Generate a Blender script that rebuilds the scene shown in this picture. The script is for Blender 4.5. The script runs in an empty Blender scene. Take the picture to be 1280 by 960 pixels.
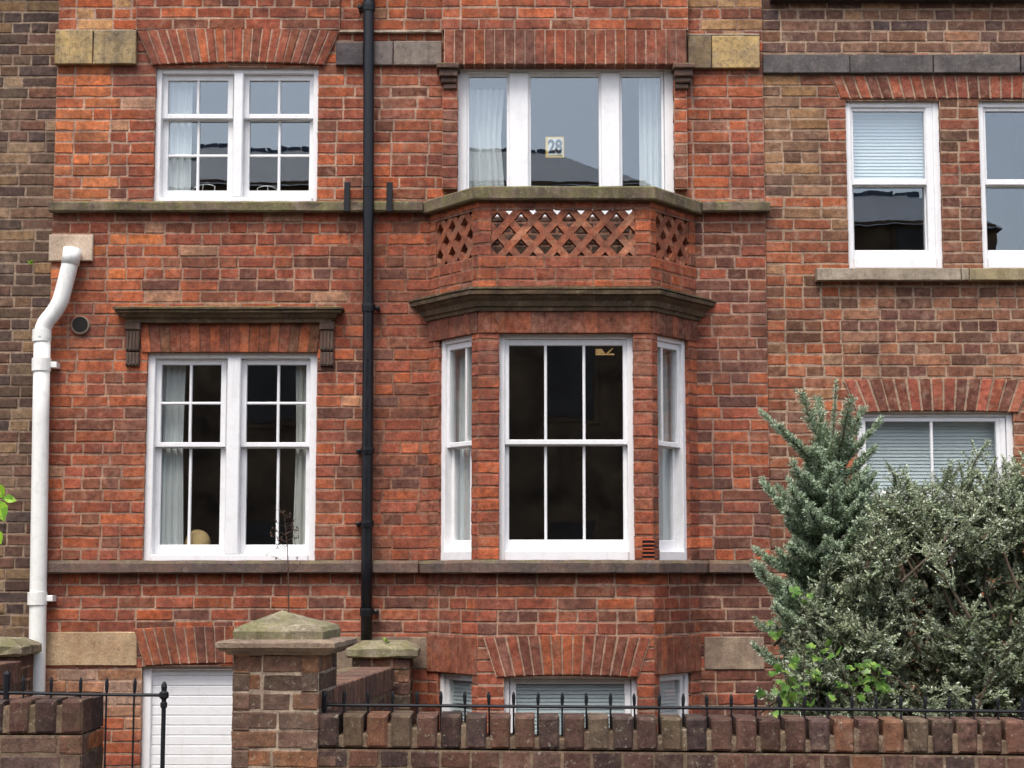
import bpy, math, random
import numpy as np
from mathutils import Vector

random.seed(7)
RNG = np.random.default_rng(11)
scene = bpy.context.scene
COL = scene.collection

# ------------------------------------------------------------------ camera and measuring
FPX, CAMY, CAMZ = 2150.0, -12.7, 1.6
TILT = math.atan(235.0 / FPX)
CT, ST = math.cos(TILT), math.sin(TILT)

def U(u, v, Y=0.0):
    """real (x, z) on the plane y=Y of a point measured on the photograph"""
    a, b = (u - 640) / FPX, (480 - v) / FPX
    k = (Y - CAMY) / (CT - b * ST)
    return a * k, CAMZ + (ST + b * CT) * k
def UX(u, v, Y=0.0): return U(u, v, Y)[0]
def UZ(v, Y=0.0): return U(640, v, Y)[1]
def to_px(x, z):
    return 640 + x * 168, 715 - (z - 1.6) * 166

def lin(c):
    c = c / 255.0
    return c / 12.92 if c <= 0.04045 else ((c + 0.055) / 1.055) ** 2.4
def C(r, g, b, k=1.0): return (lin(r) * k, lin(g) * k, lin(b) * k)

# ------------------------------------------------------------------ object helpers
def put(o, parent=None):
    COL.objects.link(o)
    if parent is not None: o.parent = parent
    return o
def tag(o, label=None, cat=None, group=None, kind=None):
    if label: o['label'] = label
    if cat: o['category'] = cat
    if group: o['group'] = group
    if kind: o['kind'] = kind
    return o
def thing(name, label, cat, loc, group=None):
    o = bpy.data.objects.new(name, None)
    o.empty_display_size = 0.2
    o.location = loc
    put(o)
    return tag(o, label, cat, group)
def root_of(o):
    while o.parent is not None: o = o.parent
    return o

class MB:
    """collects faces with a colour and an edge-wear value per vertex"""
    def __init__(s): s.v, s.f, s.c, s.e, s.m = [], [], [], [], []
    def add(s, vs, fs, col=(.5, .5, .5), edge=0.0, m=0):
        b = len(s.v)
        s.v.extend(vs)
        s.f.extend([tuple(i + b for i in f) for f in fs])
        s.m.extend([m] * len(fs))
        n = len(vs)
        s.c.extend([col] * n if not isinstance(col, list) else col)
        s.e.extend([edge] * n if not isinstance(edge, list) else edge)
    def build(s, name, mat, parent=None, smooth=False, shear=None, loc=None):
        me = bpy.data.meshes.new(name)
        if parent is not None: off = root_of(parent).location
        else: off = Vector(loc) if loc is not None else Vector((0, 0, 0))
        vs = s.v
        if shear:
            k, x0 = shear
            vs = [(x, y, z + k * (x - x0)) for x, y, z in vs]
        me.from_pydata([(x - off.x, y - off.y, z - off.z) for x, y, z in vs], [], s.f)
        for mm in (mat if isinstance(mat, (list, tuple)) else [mat]): me.materials.append(mm)
        if any(s.m): me.polygons.foreach_set('material_index', s.m)
        a = me.attributes.new('col', 'FLOAT_COLOR', 'POINT')
        a.data.foreach_set('color', np.array([(r, g, b, 1.0) for r, g, b in s.c], dtype=np.float32).ravel())
        a = me.attributes.new('wear', 'FLOAT', 'POINT')
        a.data.foreach_set('value', np.array(s.e, dtype=np.float32))
        if smooth: me.polygons.foreach_set('use_smooth', [True] * len(me.polygons))
        me.update()
        o = bpy.data.objects.new(name, me)
        put(o, parent)
        if parent is None: o.location = off
        return o

class Fr:
    """an upright face: s along it, t is the height, n is outward"""
    def __init__(s, o, d):
        s.o = o; l = math.hypot(*d); s.d = (d[0] / l, d[1] / l); s.n = (s.d[1], -s.d[0])
    def __call__(s, a, t, n):
        return (s.o[0] + s.d[0] * a + s.n[0] * n, s.o[1] + s.d[1] * a + s.n[1] * n, t)

def jit(a): return random.uniform(-a, a)

def slab(mb, fr, bl, br, tr, tl, n, depth, col, bev=0.006, j=0.0025, step=0.09, wear=1.0, jn=0.0):
    """one brick / stone / timber: a bevelled block on face fr with four corner points"""
    L = math.hypot(br[0] - bl[0], br[1] - bl[1]); H = math.hypot(tl[0] - bl[0], tl[1] - bl[1])
    if L < 1e-4 or H < 1e-4: return
    ba, bb = min(.3, bev / L), min(.3, bev / H)
    nc = max(1, int(round(L / step)))
    A = [0.0, ba] + [i / nc for i in range(1, nc)] + [1 - ba, 1.0]
    B = [0.0, bb, 1 - bb, 1.0]
    n0 = n + (jit(jn) if jn else 0)
    tx, ty = jit(j) * .6, jit(j) * .6
    vs, ed, cs = [], [], []
    na = len(A)
    for i, a in enumerate(A):
        for k, b in enumerate(B):
            s = (bl[0] * (1 - a) + br[0] * a) * (1 - b) + (tl[0] * (1 - a) + tr[0] * a) * b
            t = (bl[1] * (1 - a) + br[1] * a) * (1 - b) + (tl[1] * (1 - a) + tr[1] * a) * b
            out = i in (0, na - 1) or k in (0, 3)
            if j: s += jit(j); t += jit(j)
            nn = n0 + tx * (a - .5) + ty * (b - .5) - (bev if out else 0)
            vs.append(fr(s, t, nn)); ed.append(wear if out else 0.0)
            q = 1 + jit(.20) if j else 1.0
            cs.append((col[0] * q, col[1] * q, col[2] * q))
    fs = []
    for i in range(na - 1):
        for k in range(3):
            fs.append((i * 4 + k, (i + 1) * 4 + k, (i + 1) * 4 + k + 1, i * 4 + k + 1))
    ring = [i * 4 for i in range(na)] + [(na - 1) * 4 + k for k in (1, 2)] + [i * 4 + 3 for i in range(na - 1, -1, -1)] + [2, 1]
    base = len(vs)
    dx, dy = -fr.n[0] * (depth - bev), -fr.n[1] * (depth - bev)
    for r in ring:
        x, y, z = vs[r]
        vs.append((x + dx, y + dy, z)); ed.append(wear * .6); cs.append(cs[r])
    m = len(ring)
    for i in range(m):
        k = (i + 1) % m
        fs.append((ring[i], base + i, base + k, ring[k]))
    fs.append(tuple(base + i for i in range(m - 1, -1, -1)))
    mb.add(vs, fs, cs, ed)

def rect(mb, fr, s0, s1, t0, t1, n, depth, col=(.5, .5, .5), bev=0.003, j=0.0, step=10, wear=0.0):
    slab(mb, fr, (s0, t0), (s1, t0), (s1, t1), (s0, t1), n, depth, col, bev, j, step, wear)

def flat(mb, fr, s0, s1, t0, t1, n, col, edge=1.0):
    mb.add([fr(s0, t0, n), fr(s1, t0, n), fr(s1, t1, n), fr(s0, t1, n)], [(0, 1, 2, 3)], col, edge)

# ------------------------------------------------------------------ brickwork
STR, CRS, JT = 0.279, 0.0872, 0.0108

def bond_row(s0, s1, kind):
    out, x = [], s0
    first = True
    while x < s1 - 1e-4:
        if kind == 0: l = STR if random.random() > .13 else STR / 2
        elif kind == 1: l = STR / 2 if random.random() > .1 else STR * .75
        else: l = STR if len(out) % 2 else STR / 2
        if first: l *= random.choice((1.0, .5, .75, .68)) if l > .2 else 1.0
        first = False
        l *= 1 + jit(.04)
        if s1 - (x + l) < .07: l = s1 - x
        if l > .4:
            out.append((x, x + l / 2)); out.append((x + l / 2, x + l)); x += l; continue
        out.append((x, x + l)); x += l
    return out

def brickwork(mb, fr, s0, s1, t0, t1, holes, colfn, mortar, tref=0.0, crs=CRS, depth=.11, proud=0.0, ends=(False, False), kinds=(0, 0, 0, 1, 2)):
    k0 = math.floor((t0 - tref) / crs)
    k = k0
    while True:
        tb = tref + k * crs; tt = tb + crs; k += 1
        if tb >= t1 - .004: break
        tb, tt = max(tb, t0), min(tt, t1)
        if tt - tb < .004: continue
        hit = [h for h in holes if h[0] < s1 and h[1] > s0 and h[2] < tt - .004 and h[3] > tb + .004]
        spans = [(s0, s1, ends[0], ends[1])]
        rows = []
        for h in hit:
            nxt = []
            for a, b, ea, eb in spans:
                if h[1] <= a or h[0] >= b: nxt.append((a, b, ea, eb)); continue
                if h[0] > a + .01: nxt.append((a, h[0], ea, True))
                if h[1] < b - .01: nxt.append((h[1], b, True, eb))
            spans = nxt
            a, b = max(h[0], s0), min(h[1], s1)
            if h[2] > tb + .003: rows.append((a, b, tb, h[2], False, False))
            if h[3] < tt - .003: rows.append((a, b, h[3], tt, False, False))
        rows += [(a, b, tb, tt, ea, eb) for a, b, ea, eb in spans]
        kind = random.choice(kinds)
        for a, b, q0, q1, ea, eb in rows:
            mc = mortar(*to_px((fr(a, q0, 0)[0] + fr(b, q0, 0)[0]) / 2, (q0 + q1) / 2))
            nm = proud - .0045
            ns = max(1, int((b - a) / .35))
            for i in range(ns):
                x0, x1 = a + (b - a) * i / ns, a + (b - a) * (i + 1) / ns
                mc = mortar(*to_px(fr((x0 + x1) / 2, q0, 0)[0], (q0 + q1) / 2))
                flat(mb, fr, x0, x1, q0, q1, nm, mc)
            if ea: mb.add([fr(a + .004, q0, nm - .11), fr(a + .004, q0, nm), fr(a + .004, q1, nm), fr(a + .004, q1, nm - .11)], [(0, 1, 2, 3)], mc, 1.0)
            if eb: mb.add([fr(b - .004, q0, nm), fr(b - .004, q0, nm - .11), fr(b - .004, q1, nm - .11), fr(b - .004, q1, nm)], [(0, 1, 2, 3)], mc, 1.0)
            g = JT / 2
            for x0, x1 in bond_row(a, b, kind):
                y0, y1 = q0 + g, q1 - g
                if y1 - y0 < .01: continue
                xa = x0 + (0 if (x0 - a < .001 and (ea or True)) else g); xb = x1 - (0 if b - x1 < .001 else g)
                X, _, Z = fr((xa + xb) / 2, (y0 + y1) / 2, 0)
                slab(mb, fr, (xa, y0 + jit(.0015)), (xb, y0 + jit(.0015)), (xb, y1 + jit(.0015)), (xa, y1 + jit(.0015)), proud, depth, colfn(*to_px(X, Z)), j=.0038, jn=.0028)

def arch(mb, fr, sa, sb, ta, tb, splay, nb, n, depth, colfn, mortar, sag=0.0, gap=.010, bev=.005):
    """gauged arch: bricks fanned between a bottom line (sa..sb at ta) and a wider top line at tb"""
    def bot(x): return (sa + (sb - sa) * x, ta + sag * (1 - (2 * x - 1) ** 2))
    def top(x): return (sa - splay + (sb - sa + 2 * splay) * x, tb + sag * (1 - (2 * x - 1) ** 2))
    for i in range(nb):
        a, b = i / nb, (i + 1) / nb
        w = 1.0 / (sb - sa)
        g = gap * .5 * w
        a2, b2 = a + g + jit(.002) * w, b - g + jit(.002) * w
        bl, br, tr, tl = bot(a2), bot(b2), top(b2), top(a2)
        X, _, Z = fr((bl[0] + br[0]) / 2, (bl[1] + tl[1]) / 2, 0)
        col = colfn(*to_px(X, Z))
        slab(mb, fr, tl, bl, br, tr, n, depth, col, bev, .002, .09, 1.0, .002)
        q = [bot(a), bot(b), top(b), top(a)]
        mb.add([fr(s, t, n - .006) for s, t in q] , [(0, 1, 2, 3)], mortar(*to_px(X, Z)), 1.0)
        mb.add([fr(q[0][0], q[0][1] + .002, n - .006), fr(q[0][0], q[0][1] + .002, n - depth), fr(q[1][0], q[1][1] + .002, n - depth), fr(q[1][0], q[1][1] + .002, n - .006)], [(0, 1, 2, 3)], mortar(*to_px(X, Z)), 1.0)

def pick(pal):
    r = random.random() * sum(w for w, _ in pal)
    for w, c in pal:
        r -= w
        if r <= 0: break
    q = 1 + random.gauss(0, .12)
    h = random.gauss(0, .04)
    g = .3 * c[0] + .6 * c[1] + .1 * c[2]
    k = .86
    c = tuple(g + (x - g) * k for x in c)
    q *= .96
    kg, kb = (1.05, .85) if c[0] > 2.0 * c[1] else (1.0, .97)
    return (c[0] * q * (1 + h), c[1] * q * kg, c[2] * q * (1 - h) * kb)

RED, ORA, BRN, PUR = C(156, 76, 58), C(176, 86, 54), C(136, 77, 62), C(114, 69, 64)
PAL, BRI, YEL, DRK = C(176, 122, 100), C(206, 108, 56), C(188, 140, 88), C(86, 66, 60)

def col_main(u, v):
    if 575 < u < 842 and 272 < v < 352: return pick([(.6, C(66, 54, 44)), (.4, C(78, 60, 48))])  # bricks behind the lattice coloured dark: shade put into their colour
    if u < 128 and 80 < v < 252: return pick([(.7, C(196, 104, 60)), (.3, ORA)]) if u < 122 else pick([(.5, RED), (.5, BRN)])
    if u < 170 and v < 45: return pick([(.4, YEL), (.6, ORA)])
    if u > 862 and v < 45: return pick([(.45, YEL), (.35, ORA), (.2, BRN)])
    if u < 180 and 300 < v < 470: return pick([(.55, ORA), (.2, BRI), (.25, RED)])
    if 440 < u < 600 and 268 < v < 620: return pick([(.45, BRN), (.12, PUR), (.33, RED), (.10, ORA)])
    if u > 868 and 262 < v < 470: return pick([(.42, BRN), (.33, PUR), (.25, RED)])
    if u > 868 and v < 262: return pick([(.5, ORA), (.35, RED), (.15, BRN)])
    if u > 868 and v > 716: return pick([(.55, PUR), (.35, BRN), (.1, RED)])
    if u > 868: return pick([(.3, RED), (.3, ORA), (.25, PUR), (.15, BRN)])
    if u < 180 and v > 838: return pick([(.6, C(172, 136, 114)), (.2, PAL), (.2, C(156, 104, 80))]) if v < 895 else pick([(.4, ORA), (.3, RED), (.3, PAL)])
    if 252 < v < 290: return pick([(.5, BRN), (.3, RED), (.2, PAL)])
    if 260 < v < 400: return pick([(.42, RED), (.2, ORA), (.26, BRN), (.07, PUR), (.05, PAL)])
    if v > 716: return pick([(.52, RED), (.25, ORA), (.18, BRN), (.1, PUR)])
    if v < 252 and u > 470: return pick([(.42, RED), (.4, ORA), (.18, BRN)])
    return pick([(.48, RED), (.26, ORA), (.18, BRN), (.05, PUR), (.03, PAL)])
def col_bay(u, v):
    if v > 716: return pick([(.45, RED), (.25, ORA), (.2, BRN), (.1, PUR)])
    if v < 345: return pick([(.7, ORA), (.3, RED)]) if v < 318 else pick([(.5, RED), (.3, BRN), (.2, ORA)])
    return pick([(.48, RED), (.3, ORA), (.22, BRN)])
def col_lintel(u, v): return pick([(.5, C(142, 74, 58)), (.3, C(126, 72, 60)), (.2, C(158, 82, 58))])
def col_arch(u, v): return pick([(.55, C(156, 76, 58)), (.25, C(130, 72, 62)), (.2, C(176, 88, 56))])
def col_left(u, v): return pick([(.25, C(92, 74, 60)), (.2, C(112, 86, 66)), (.22, C(82, 66, 60)), (.13, C(132, 104, 72)), (.12, C(106, 74, 60)), (.08, C(140, 112, 82))])
def col_right(u, v):
    if v < 68: return pick([(.35, C(124, 88, 70)), (.25, C(104, 76, 66)), (.2, C(138, 98, 74)), (.12, C(92, 74, 72)), (.05, C(156, 116, 80))])
    if u < 1045 and v < 255: return pick([(.35, C(158, 118, 78)), (.3, C(142, 104, 76)), (.2, C(120, 88, 70)), (.15, C(176, 128, 76))]) if u < 1020 else pick([(.5, BRN), (.5, C(130, 74, 60))])
    if v < 255: return pick([(.4, C(128, 78, 64)), (.3, C(106, 72, 62)), (.3, C(150, 80, 64))])
    if u < 1060 and v < 520: return pick([(.35, C(168, 88, 58)), (.25, C(150, 80, 58)), (.2, C(150, 108, 74)), (.2, C(120, 78, 64))])
    if v < 470: return pick([(.35, C(138, 84, 68)), (.3, C(116, 76, 66)), (.25, C(156, 100, 78)), (.1, PUR)])
    return pick([(.4, C(140, 80, 62)), (.3, C(112, 72, 62)), (.3, C(160, 88, 62))])
def col_front(u, v): return pick([(.36, C(86, 60, 52)), (.22, C(100, 68, 56)), (.26, C(72, 56, 54)), (.06, C(120, 74, 56)), (.10, C(96, 80, 64))])
def col_pier(u, v):
    return pick([(.35, C(118, 86, 70)), (.3, C(104, 82, 70)), (.2, C(138, 92, 72)), (.15, C(156, 100, 74))])
def mort_main(u, v):
    q = 1 + jit(.12)
    c = C(180, 150, 128) if v < 250 else (C(166, 132, 110) if v < 716 else C(176, 146, 124))
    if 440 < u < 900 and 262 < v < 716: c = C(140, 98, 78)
    if u > 868 and v < 716: c = C(164, 134, 116)
    return (c[0] * q, c[1] * q, c[2] * q)
def mort_left(u, v):
    q = 1 + jit(.15); c = C(150, 130, 110); return (c[0] * q, c[1] * q, c[2] * q)
def mort_right(u, v):
    q = 1 + jit(.12); c = C(164, 140, 118); return (c[0] * q, c[1] * q, c[2] * q)
def mort_front(u, v):
    q = 1 + jit(.12); c = C(116, 100, 82); return (c[0] * q, c[1] * q, c[2] * q)
def mort_pier(u, v):
    q = 1 + jit(.1); c = C(178, 160, 140); return (c[0] * q, c[1] * q, c[2] * q)
def mort_dark(u, v):
    q = 1 + jit(.1); c = C(120, 84, 70); return (c[0] * q, c[1] * q, c[2] * q)

# ------------------------------------------------------------------ materials
class NT:
    def __init__(s, name):
        s.m = bpy.data.materials.new(name); s.m.use_nodes = True
        s.t = s.m.node_tree; s.t.nodes.clear()
        s.out = s.n('ShaderNodeOutputMaterial')
    def n(s, typ, **kw):
        nd = s.t.nodes.new(typ)
        for k, v in kw.items():
            if k.startswith('_'): nd.inputs[int(k[1:])].default_value = v
            else: setattr(nd, k, v)
        return nd
    def l(s, a, b): s.t.links.new(a, b)
    def noise(s, vec, scale, detail=4, rough=.6, dist=0.0):
        nd = s.n('ShaderNodeTexNoise'); nd.inputs['Scale'].default_value = scale
        nd.inputs['Detail'].default_value = detail; nd.inputs['Roughness'].default_value = rough
        nd.inputs['Distortion'].default_value = dist
        if vec is not None: s.l(vec, nd.inputs['Vector'])
        return nd.outputs['Fac']
    def ramp(s, fac, a, b, va=0.0, vb=1.0):
        nd = s.n('ShaderNodeMapRange'); nd.inputs[1].default_value = a; nd.inputs[2].default_value = b
        nd.inputs[3].default_value = va; nd.inputs[4].default_value = vb
        s.l(fac, nd.inputs[0]); return nd.outputs[0]
    def math(s, op, a, b=None):
        nd = s.n('ShaderNodeMath', operation=op)
        for i, x in enumerate((a, b)):
            if x is None: continue
            if isinstance(x, (int, float)): nd.inputs[i].default_value = x
            else: s.l(x, nd.inputs[i])
        return nd.outputs[0]
    def mix(s, fac, a, b, mode='MIX'):
        nd = s.n('ShaderNodeMix', data_type='RGBA', blend_type=mode)
        for i, x in ((0, fac), (6, a), (7, b)):
            if isinstance(x, (int, float)): nd.inputs[i].default_value = x
            elif isinstance(x, tuple): nd.inputs[i].default_value = (x[0], x[1], x[2], 1)
            else: s.l(x, nd.inputs[i])
        return nd.outputs[2]
    def bsdf(s, col, rough=.8, bump=None, strength=.4, dist=.004, spec=.3, metal=0.0):
        p = s.n('ShaderNodeBsdfPrincipled')
        if isinstance(col, tuple): p.inputs['Base Color'].default_value = (*col, 1)
        else: s.l(col, p.inputs['Base Color'])
        if isinstance(rough, (int, float)): p.inputs['Roughness'].default_value = rough
        else: s.l(rough, p.inputs['Roughness'])
        p.inputs['Specular IOR Level'].default_value = spec
        p.inputs['Metallic'].default_value = metal
        if bump is not None:
            b = s.n('ShaderNodeBump'); b.inputs['Strength'].default_value = strength; b.inputs['Distance'].default_value = dist
            s.l(bump, b.inputs['Height']); s.l(b.outputs[0], p.inputs['Normal'])
        s.l(p.outputs[0], s.out.inputs[0]); return p
    def coord(s, scale=(1, 1, 1)):
        tc = s.n('ShaderNodeTexCoord'); mp = s.n('ShaderNodeMapping'); mp.inputs['Scale'].default_value = scale
        s.l(tc.outputs['Object'], mp.inputs['Vector']); return mp.outputs[0]
    def attr(s, name):
        a = s.n('ShaderNodeAttribute', attribute_name=name); return a

def mat_brick(name, dust=C(160, 130, 110), soot=.44, lichen=0.0):
    t = NT(name); v = t.coord()
    col = t.attr('col').outputs['Color']; wear = t.attr('wear').outputs['Fac']
    fine = t.noise(v, 95, 5, .7); mid = t.noise(v, 22, 4, .65); big = t.noise(v, 2.3, 4, .6)
    c = t.mix(1.0, col, t.mix(t.ramp(mid, .3, .7), (.58, .56, .58), (1.36, 1.36, 1.34)), 'MULTIPLY')
    c = t.mix(1.0, c, t.mix(t.ramp(fine, .3, .72), (.66, .64, .64), (1.30, 1.32, 1.34)), 'MULTIPLY')
    blotch = t.noise(v, 9, 3, .6, 1.0)
    c = t.mix(t.math('MULTIPLY', t.ramp(blotch, .54, .74), .4), c, C(96, 68, 62))
    c = t.mix(t.math('MULTIPLY', t.ramp(t.noise(v, 13, 5, .7, .6), .52, .74), .50), c, dust)
    edgen = t.math('MULTIPLY', wear, t.ramp(t.noise(v, 30, 3, .7), .42, .72))
    c = t.mix(t.math('MULTIPLY', edgen, .42), c, dust)
    c = t.mix(t.math('MULTIPLY', t.ramp(big, .47, .66), soot), c, C(70, 52, 50))
    streak = t.noise(t.coord((7, 7, .8)), 1.0, 4, .65)
    c = t.mix(t.math('MULTIPLY', t.ramp(streak, .52, .8), soot * .8), c, C(66, 52, 50))
    wash = t.math('MULTIPLY', t.ramp(t.noise(t.coord((1.5, 1.5, 1.1)), 1.0, 5, .65, .8), .50, .72), t.ramp(mid, .35, .65))
    c = t.mix(t.math('MULTIPLY', wash, .34), c, C(178, 140, 122))
    grime = t.noise(t.coord((.9, .9, 2.6)), 1.0, 5, .7, .6)
    c = t.mix(t.math('MULTIPLY', t.ramp(grime, .52, .74), soot), c, C(74, 54, 50))
    spk = t.noise(v, 260, 2, .5)
    c = t.mix(t.math('MULTIPLY', t.ramp(spk, .70, .78), .55), c, C(206, 190, 176))
    pit = t.noise(v, 70, 3, .6)
    c = t.mix(t.math('MULTIPLY', t.ramp(pit, .69, .75), .6), c, C(52, 40, 38))
    if lichen:
        li = t.noise(v, 38, 4, .7, .4)
        c = t.mix(t.math('MULTIPLY', t.ramp(li, .60, .68), lichen), c, C(176, 170, 150))
        c = t.mix(t.math('MULTIPLY', t.ramp(t.noise(v, 6, 4, .65), .52, .75), lichen * .8), c, C(84, 82, 56))
    h = t.math('ADD', t.math('MULTIPLY', fine, .6), t.math('MULTIPLY', mid, 1.1))
    h = t.math('SUBTRACT', h, t.math('MULTIPLY', t.ramp(pit, .66, .76), .9))
    t.bsdf(c, .92, h, .75, .006, .15); return t.m

def mat_stone(name, a, b, moss=0.0, stain=.5, streaks=.4, pale=0.0, face_moss=0.0):
    t = NT(name); v = t.coord()
    n1 = t.noise(v, 5, 5, .65, .5); n2 = t.noise(v, 30, 5, .7); n3 = t.noise(v, 130, 4, .7)
    col = t.attr('col').outputs['Color']
    c = t.mix(t.ramp(n1, .40, .60), a, b)
    c = t.mix(1.0, c, t.mix(0.0, col, col), 'MULTIPLY')
    c = t.mix(t.math('MULTIPLY', t.ramp(n2, .48, .7), stain), c, C(70, 60, 54))
    st = t.noise(t.coord((16, 16, 1.2)), 1, 4, .6)
    c = t.mix(t.math('MULTIPLY', t.ramp(st, .48, .72), streaks), c, C(56, 50, 46))
    c = t.mix(1.0, c, t.mix(t.ramp(n3, .3, .7), (.66, .66, .66), (1.3, 1.3, 1.3)), 'MULTIPLY')
    if pale: c = t.mix(t.math('MULTIPLY', t.ramp(t.noise(v, 16, 4, .7, .6), .54, .68), pale), c, C(196, 182, 166))
    if moss:
        g = t.n('ShaderNodeNewGeometry'); sp = t.n('ShaderNodeSeparateXYZ'); t.l(g.outputs['Normal'], sp.inputs[0])
        up = t.ramp(sp.outputs[2], .05, .6, face_moss, 1.0)
        mn = t.ramp(t.noise(v, 7, 5, .7, .3), .40, .62)
        mc = t.mix(t.ramp(t.noise(v, 60, 3, .6), .35, .65), C(84, 90, 42), C(146, 144, 84))
        c = t.mix(t.math('MULTIPLY', t.math('MULTIPLY', up, mn), moss), c, mc)
    ck = t.n('ShaderNodeTexVoronoi', feature='DISTANCE_TO_EDGE'); ck.inputs['Scale'].default_value = 3.3
    wv = t.n('ShaderNodeVectorMath', operation='ADD'); nn = t.n('ShaderNodeTexNoise'); nn.inputs['Scale'].default_value = 9
    t.l(v, nn.inputs['Vector']); t.l(v, wv.inputs[0])
    sc = t.n('ShaderNodeVectorMath', operation='SCALE'); sc.inputs['Scale'].default_value = .25
    t.l(nn.outputs['Color'], sc.inputs[0]); t.l(sc.outputs[0], wv.inputs[1]); t.l(wv.outputs[0], ck.inputs['Vector'])
    crack = t.math('MULTIPLY', t.ramp(ck.outputs['Distance'], .0, .012, 1, 0), t.ramp(n1, .5, .6))
    c = t.mix(t.math('MULTIPLY', crack, .5), c, C(48, 42, 38))
    h = t.math('ADD', t.math('MULTIPLY', n2, 1.0), t.math('MULTIPLY', n3, .6))
    h = t.math('SUBTRACT', h, t.math('MULTIPLY', crack, .6))
    t.bsdf(c, .9, h, .7, .006, .2); return t.m

def mat_paint(name, a, rough=.38, dirt=.14, spec=.45, bumps=.15, dirtc=C(120, 110, 100)):
    t = NT(name); v = t.coord()
    n = t.noise(v, 11, 5, .7, .5); st = t.noise(t.coord((28, 28, 2.2)), 1, 4, .65)
    c = t.mix(t.math('MULTIPLY', t.ramp(n, .5, .75), dirt), a, dirtc)
    c = t.mix(t.math('MULTIPLY', t.ramp(st, .55, .8), dirt), c, dirtc)
    c = t.mix(t.math('MULTIPLY', t.ramp(t.noise(v, 140, 2, .5), .68, .74), dirt * 1.6), c, dirtc)
    t.bsdf(c, t.ramp(n, .3, .7, rough - .08, rough + .14), t.noise(v, 40, 3, .6), bumps, .003, spec); return t.m

def mat_glass(name):
    t = NT(name); v = t.coord()
    g = t.n('ShaderNodeNewGeometry')
    dp = t.n('ShaderNodeVectorMath', operation='DOT_PRODUCT'); t.l(g.outputs['Incoming'], dp.inputs[0]); t.l(g.outputs['Normal'], dp.inputs[1])
    c = t.math('ABSOLUTE', dp.outputs['Value'])
    f = t.math('ADD', t.math('MULTIPLY', t.math('POWER', t.math('SUBTRACT', 1.0, c), 5.0), .88), .125)
    b = t.n('ShaderNodeBump'); b.inputs['Strength'].default_value = .014; b.inputs['Distance'].default_value = .01
    t.l(t.noise(v, 5.5, 2, .5), b.inputs['Height'])
    gl = t.n('ShaderNodeBsdfGlossy'); gl.inputs['Roughness'].default_value = .0; gl.inputs['Color'].default_value = (.88, .94, 1, 1)
    t.l(b.outputs[0], gl.inputs['Normal'])
    tr = t.n('ShaderNodeBsdfTransparent'); tr.inputs['Color'].default_value = (.95, .97, .965, 1)
    mx = t.n('ShaderNodeMixShader'); t.l(f, mx.inputs[0]); t.l(tr.outputs[0], mx.inputs[1]); t.l(gl.outputs[0], mx.inputs[2])
    t.l(mx.outputs[0], t.out.inputs[0]); return t.m

def mat_cloth(name, a, rough=.9, trans=.25):
    t = NT(name); v = t.coord((1, 1, .25))
    c = t.mix(t.ramp(t.noise(v, 14, 3, .6), .35, .7), tuple(x * .9 for x in a), a)
    d = t.n('ShaderNodeBsdfDiffuse'); t.l(c, d.inputs[0])
    tl = t.n('ShaderNodeBsdfTranslucent'); t.l(c, tl.inputs[0])
    mx = t.n('ShaderNodeMixShader'); mx.inputs[0].default_value = trans
    t.l(d.outputs[0], mx.inputs[1]); t.l(tl.outputs[0], mx.inputs[2]); t.l(mx.outputs[0], t.out.inputs[0]); return t.m

def mat_leaf(name, rough=.5, trans=.2, spec=.35):
    t = NT(name)
    c = t.attr('col').outputs['Color']
    p = t.n('ShaderNodeBsdfPrincipled'); t.l(c, p.inputs['Base Color']); p.inputs['Roughness'].default_value = rough
    p.inputs['Specular IOR Level'].default_value = spec
    tl = t.n('ShaderNodeBsdfTranslucent'); t.l(c, tl.inputs[0])
    mx = t.n('ShaderNodeMixShader'); mx.inputs[0].default_value = trans
    t.l(p.outputs[0], mx.inputs[1]); t.l(tl.outputs[0], mx.inputs[2]); t.l(mx.outputs[0], t.out.inputs[0]); return t.m

def mat_plain(name, a, b, scale=8, rough=.8, bump=.3, spec=.3):
    t = NT(name); v = t.coord()
    n = t.noise(v, scale, 5, .65, .3)
    t.bsdf(t.mix(t.ramp(n, .35, .65), a, b), rough, t.noise(v, scale * 5, 4, .6), bump, .004, spec); return t.m

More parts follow.
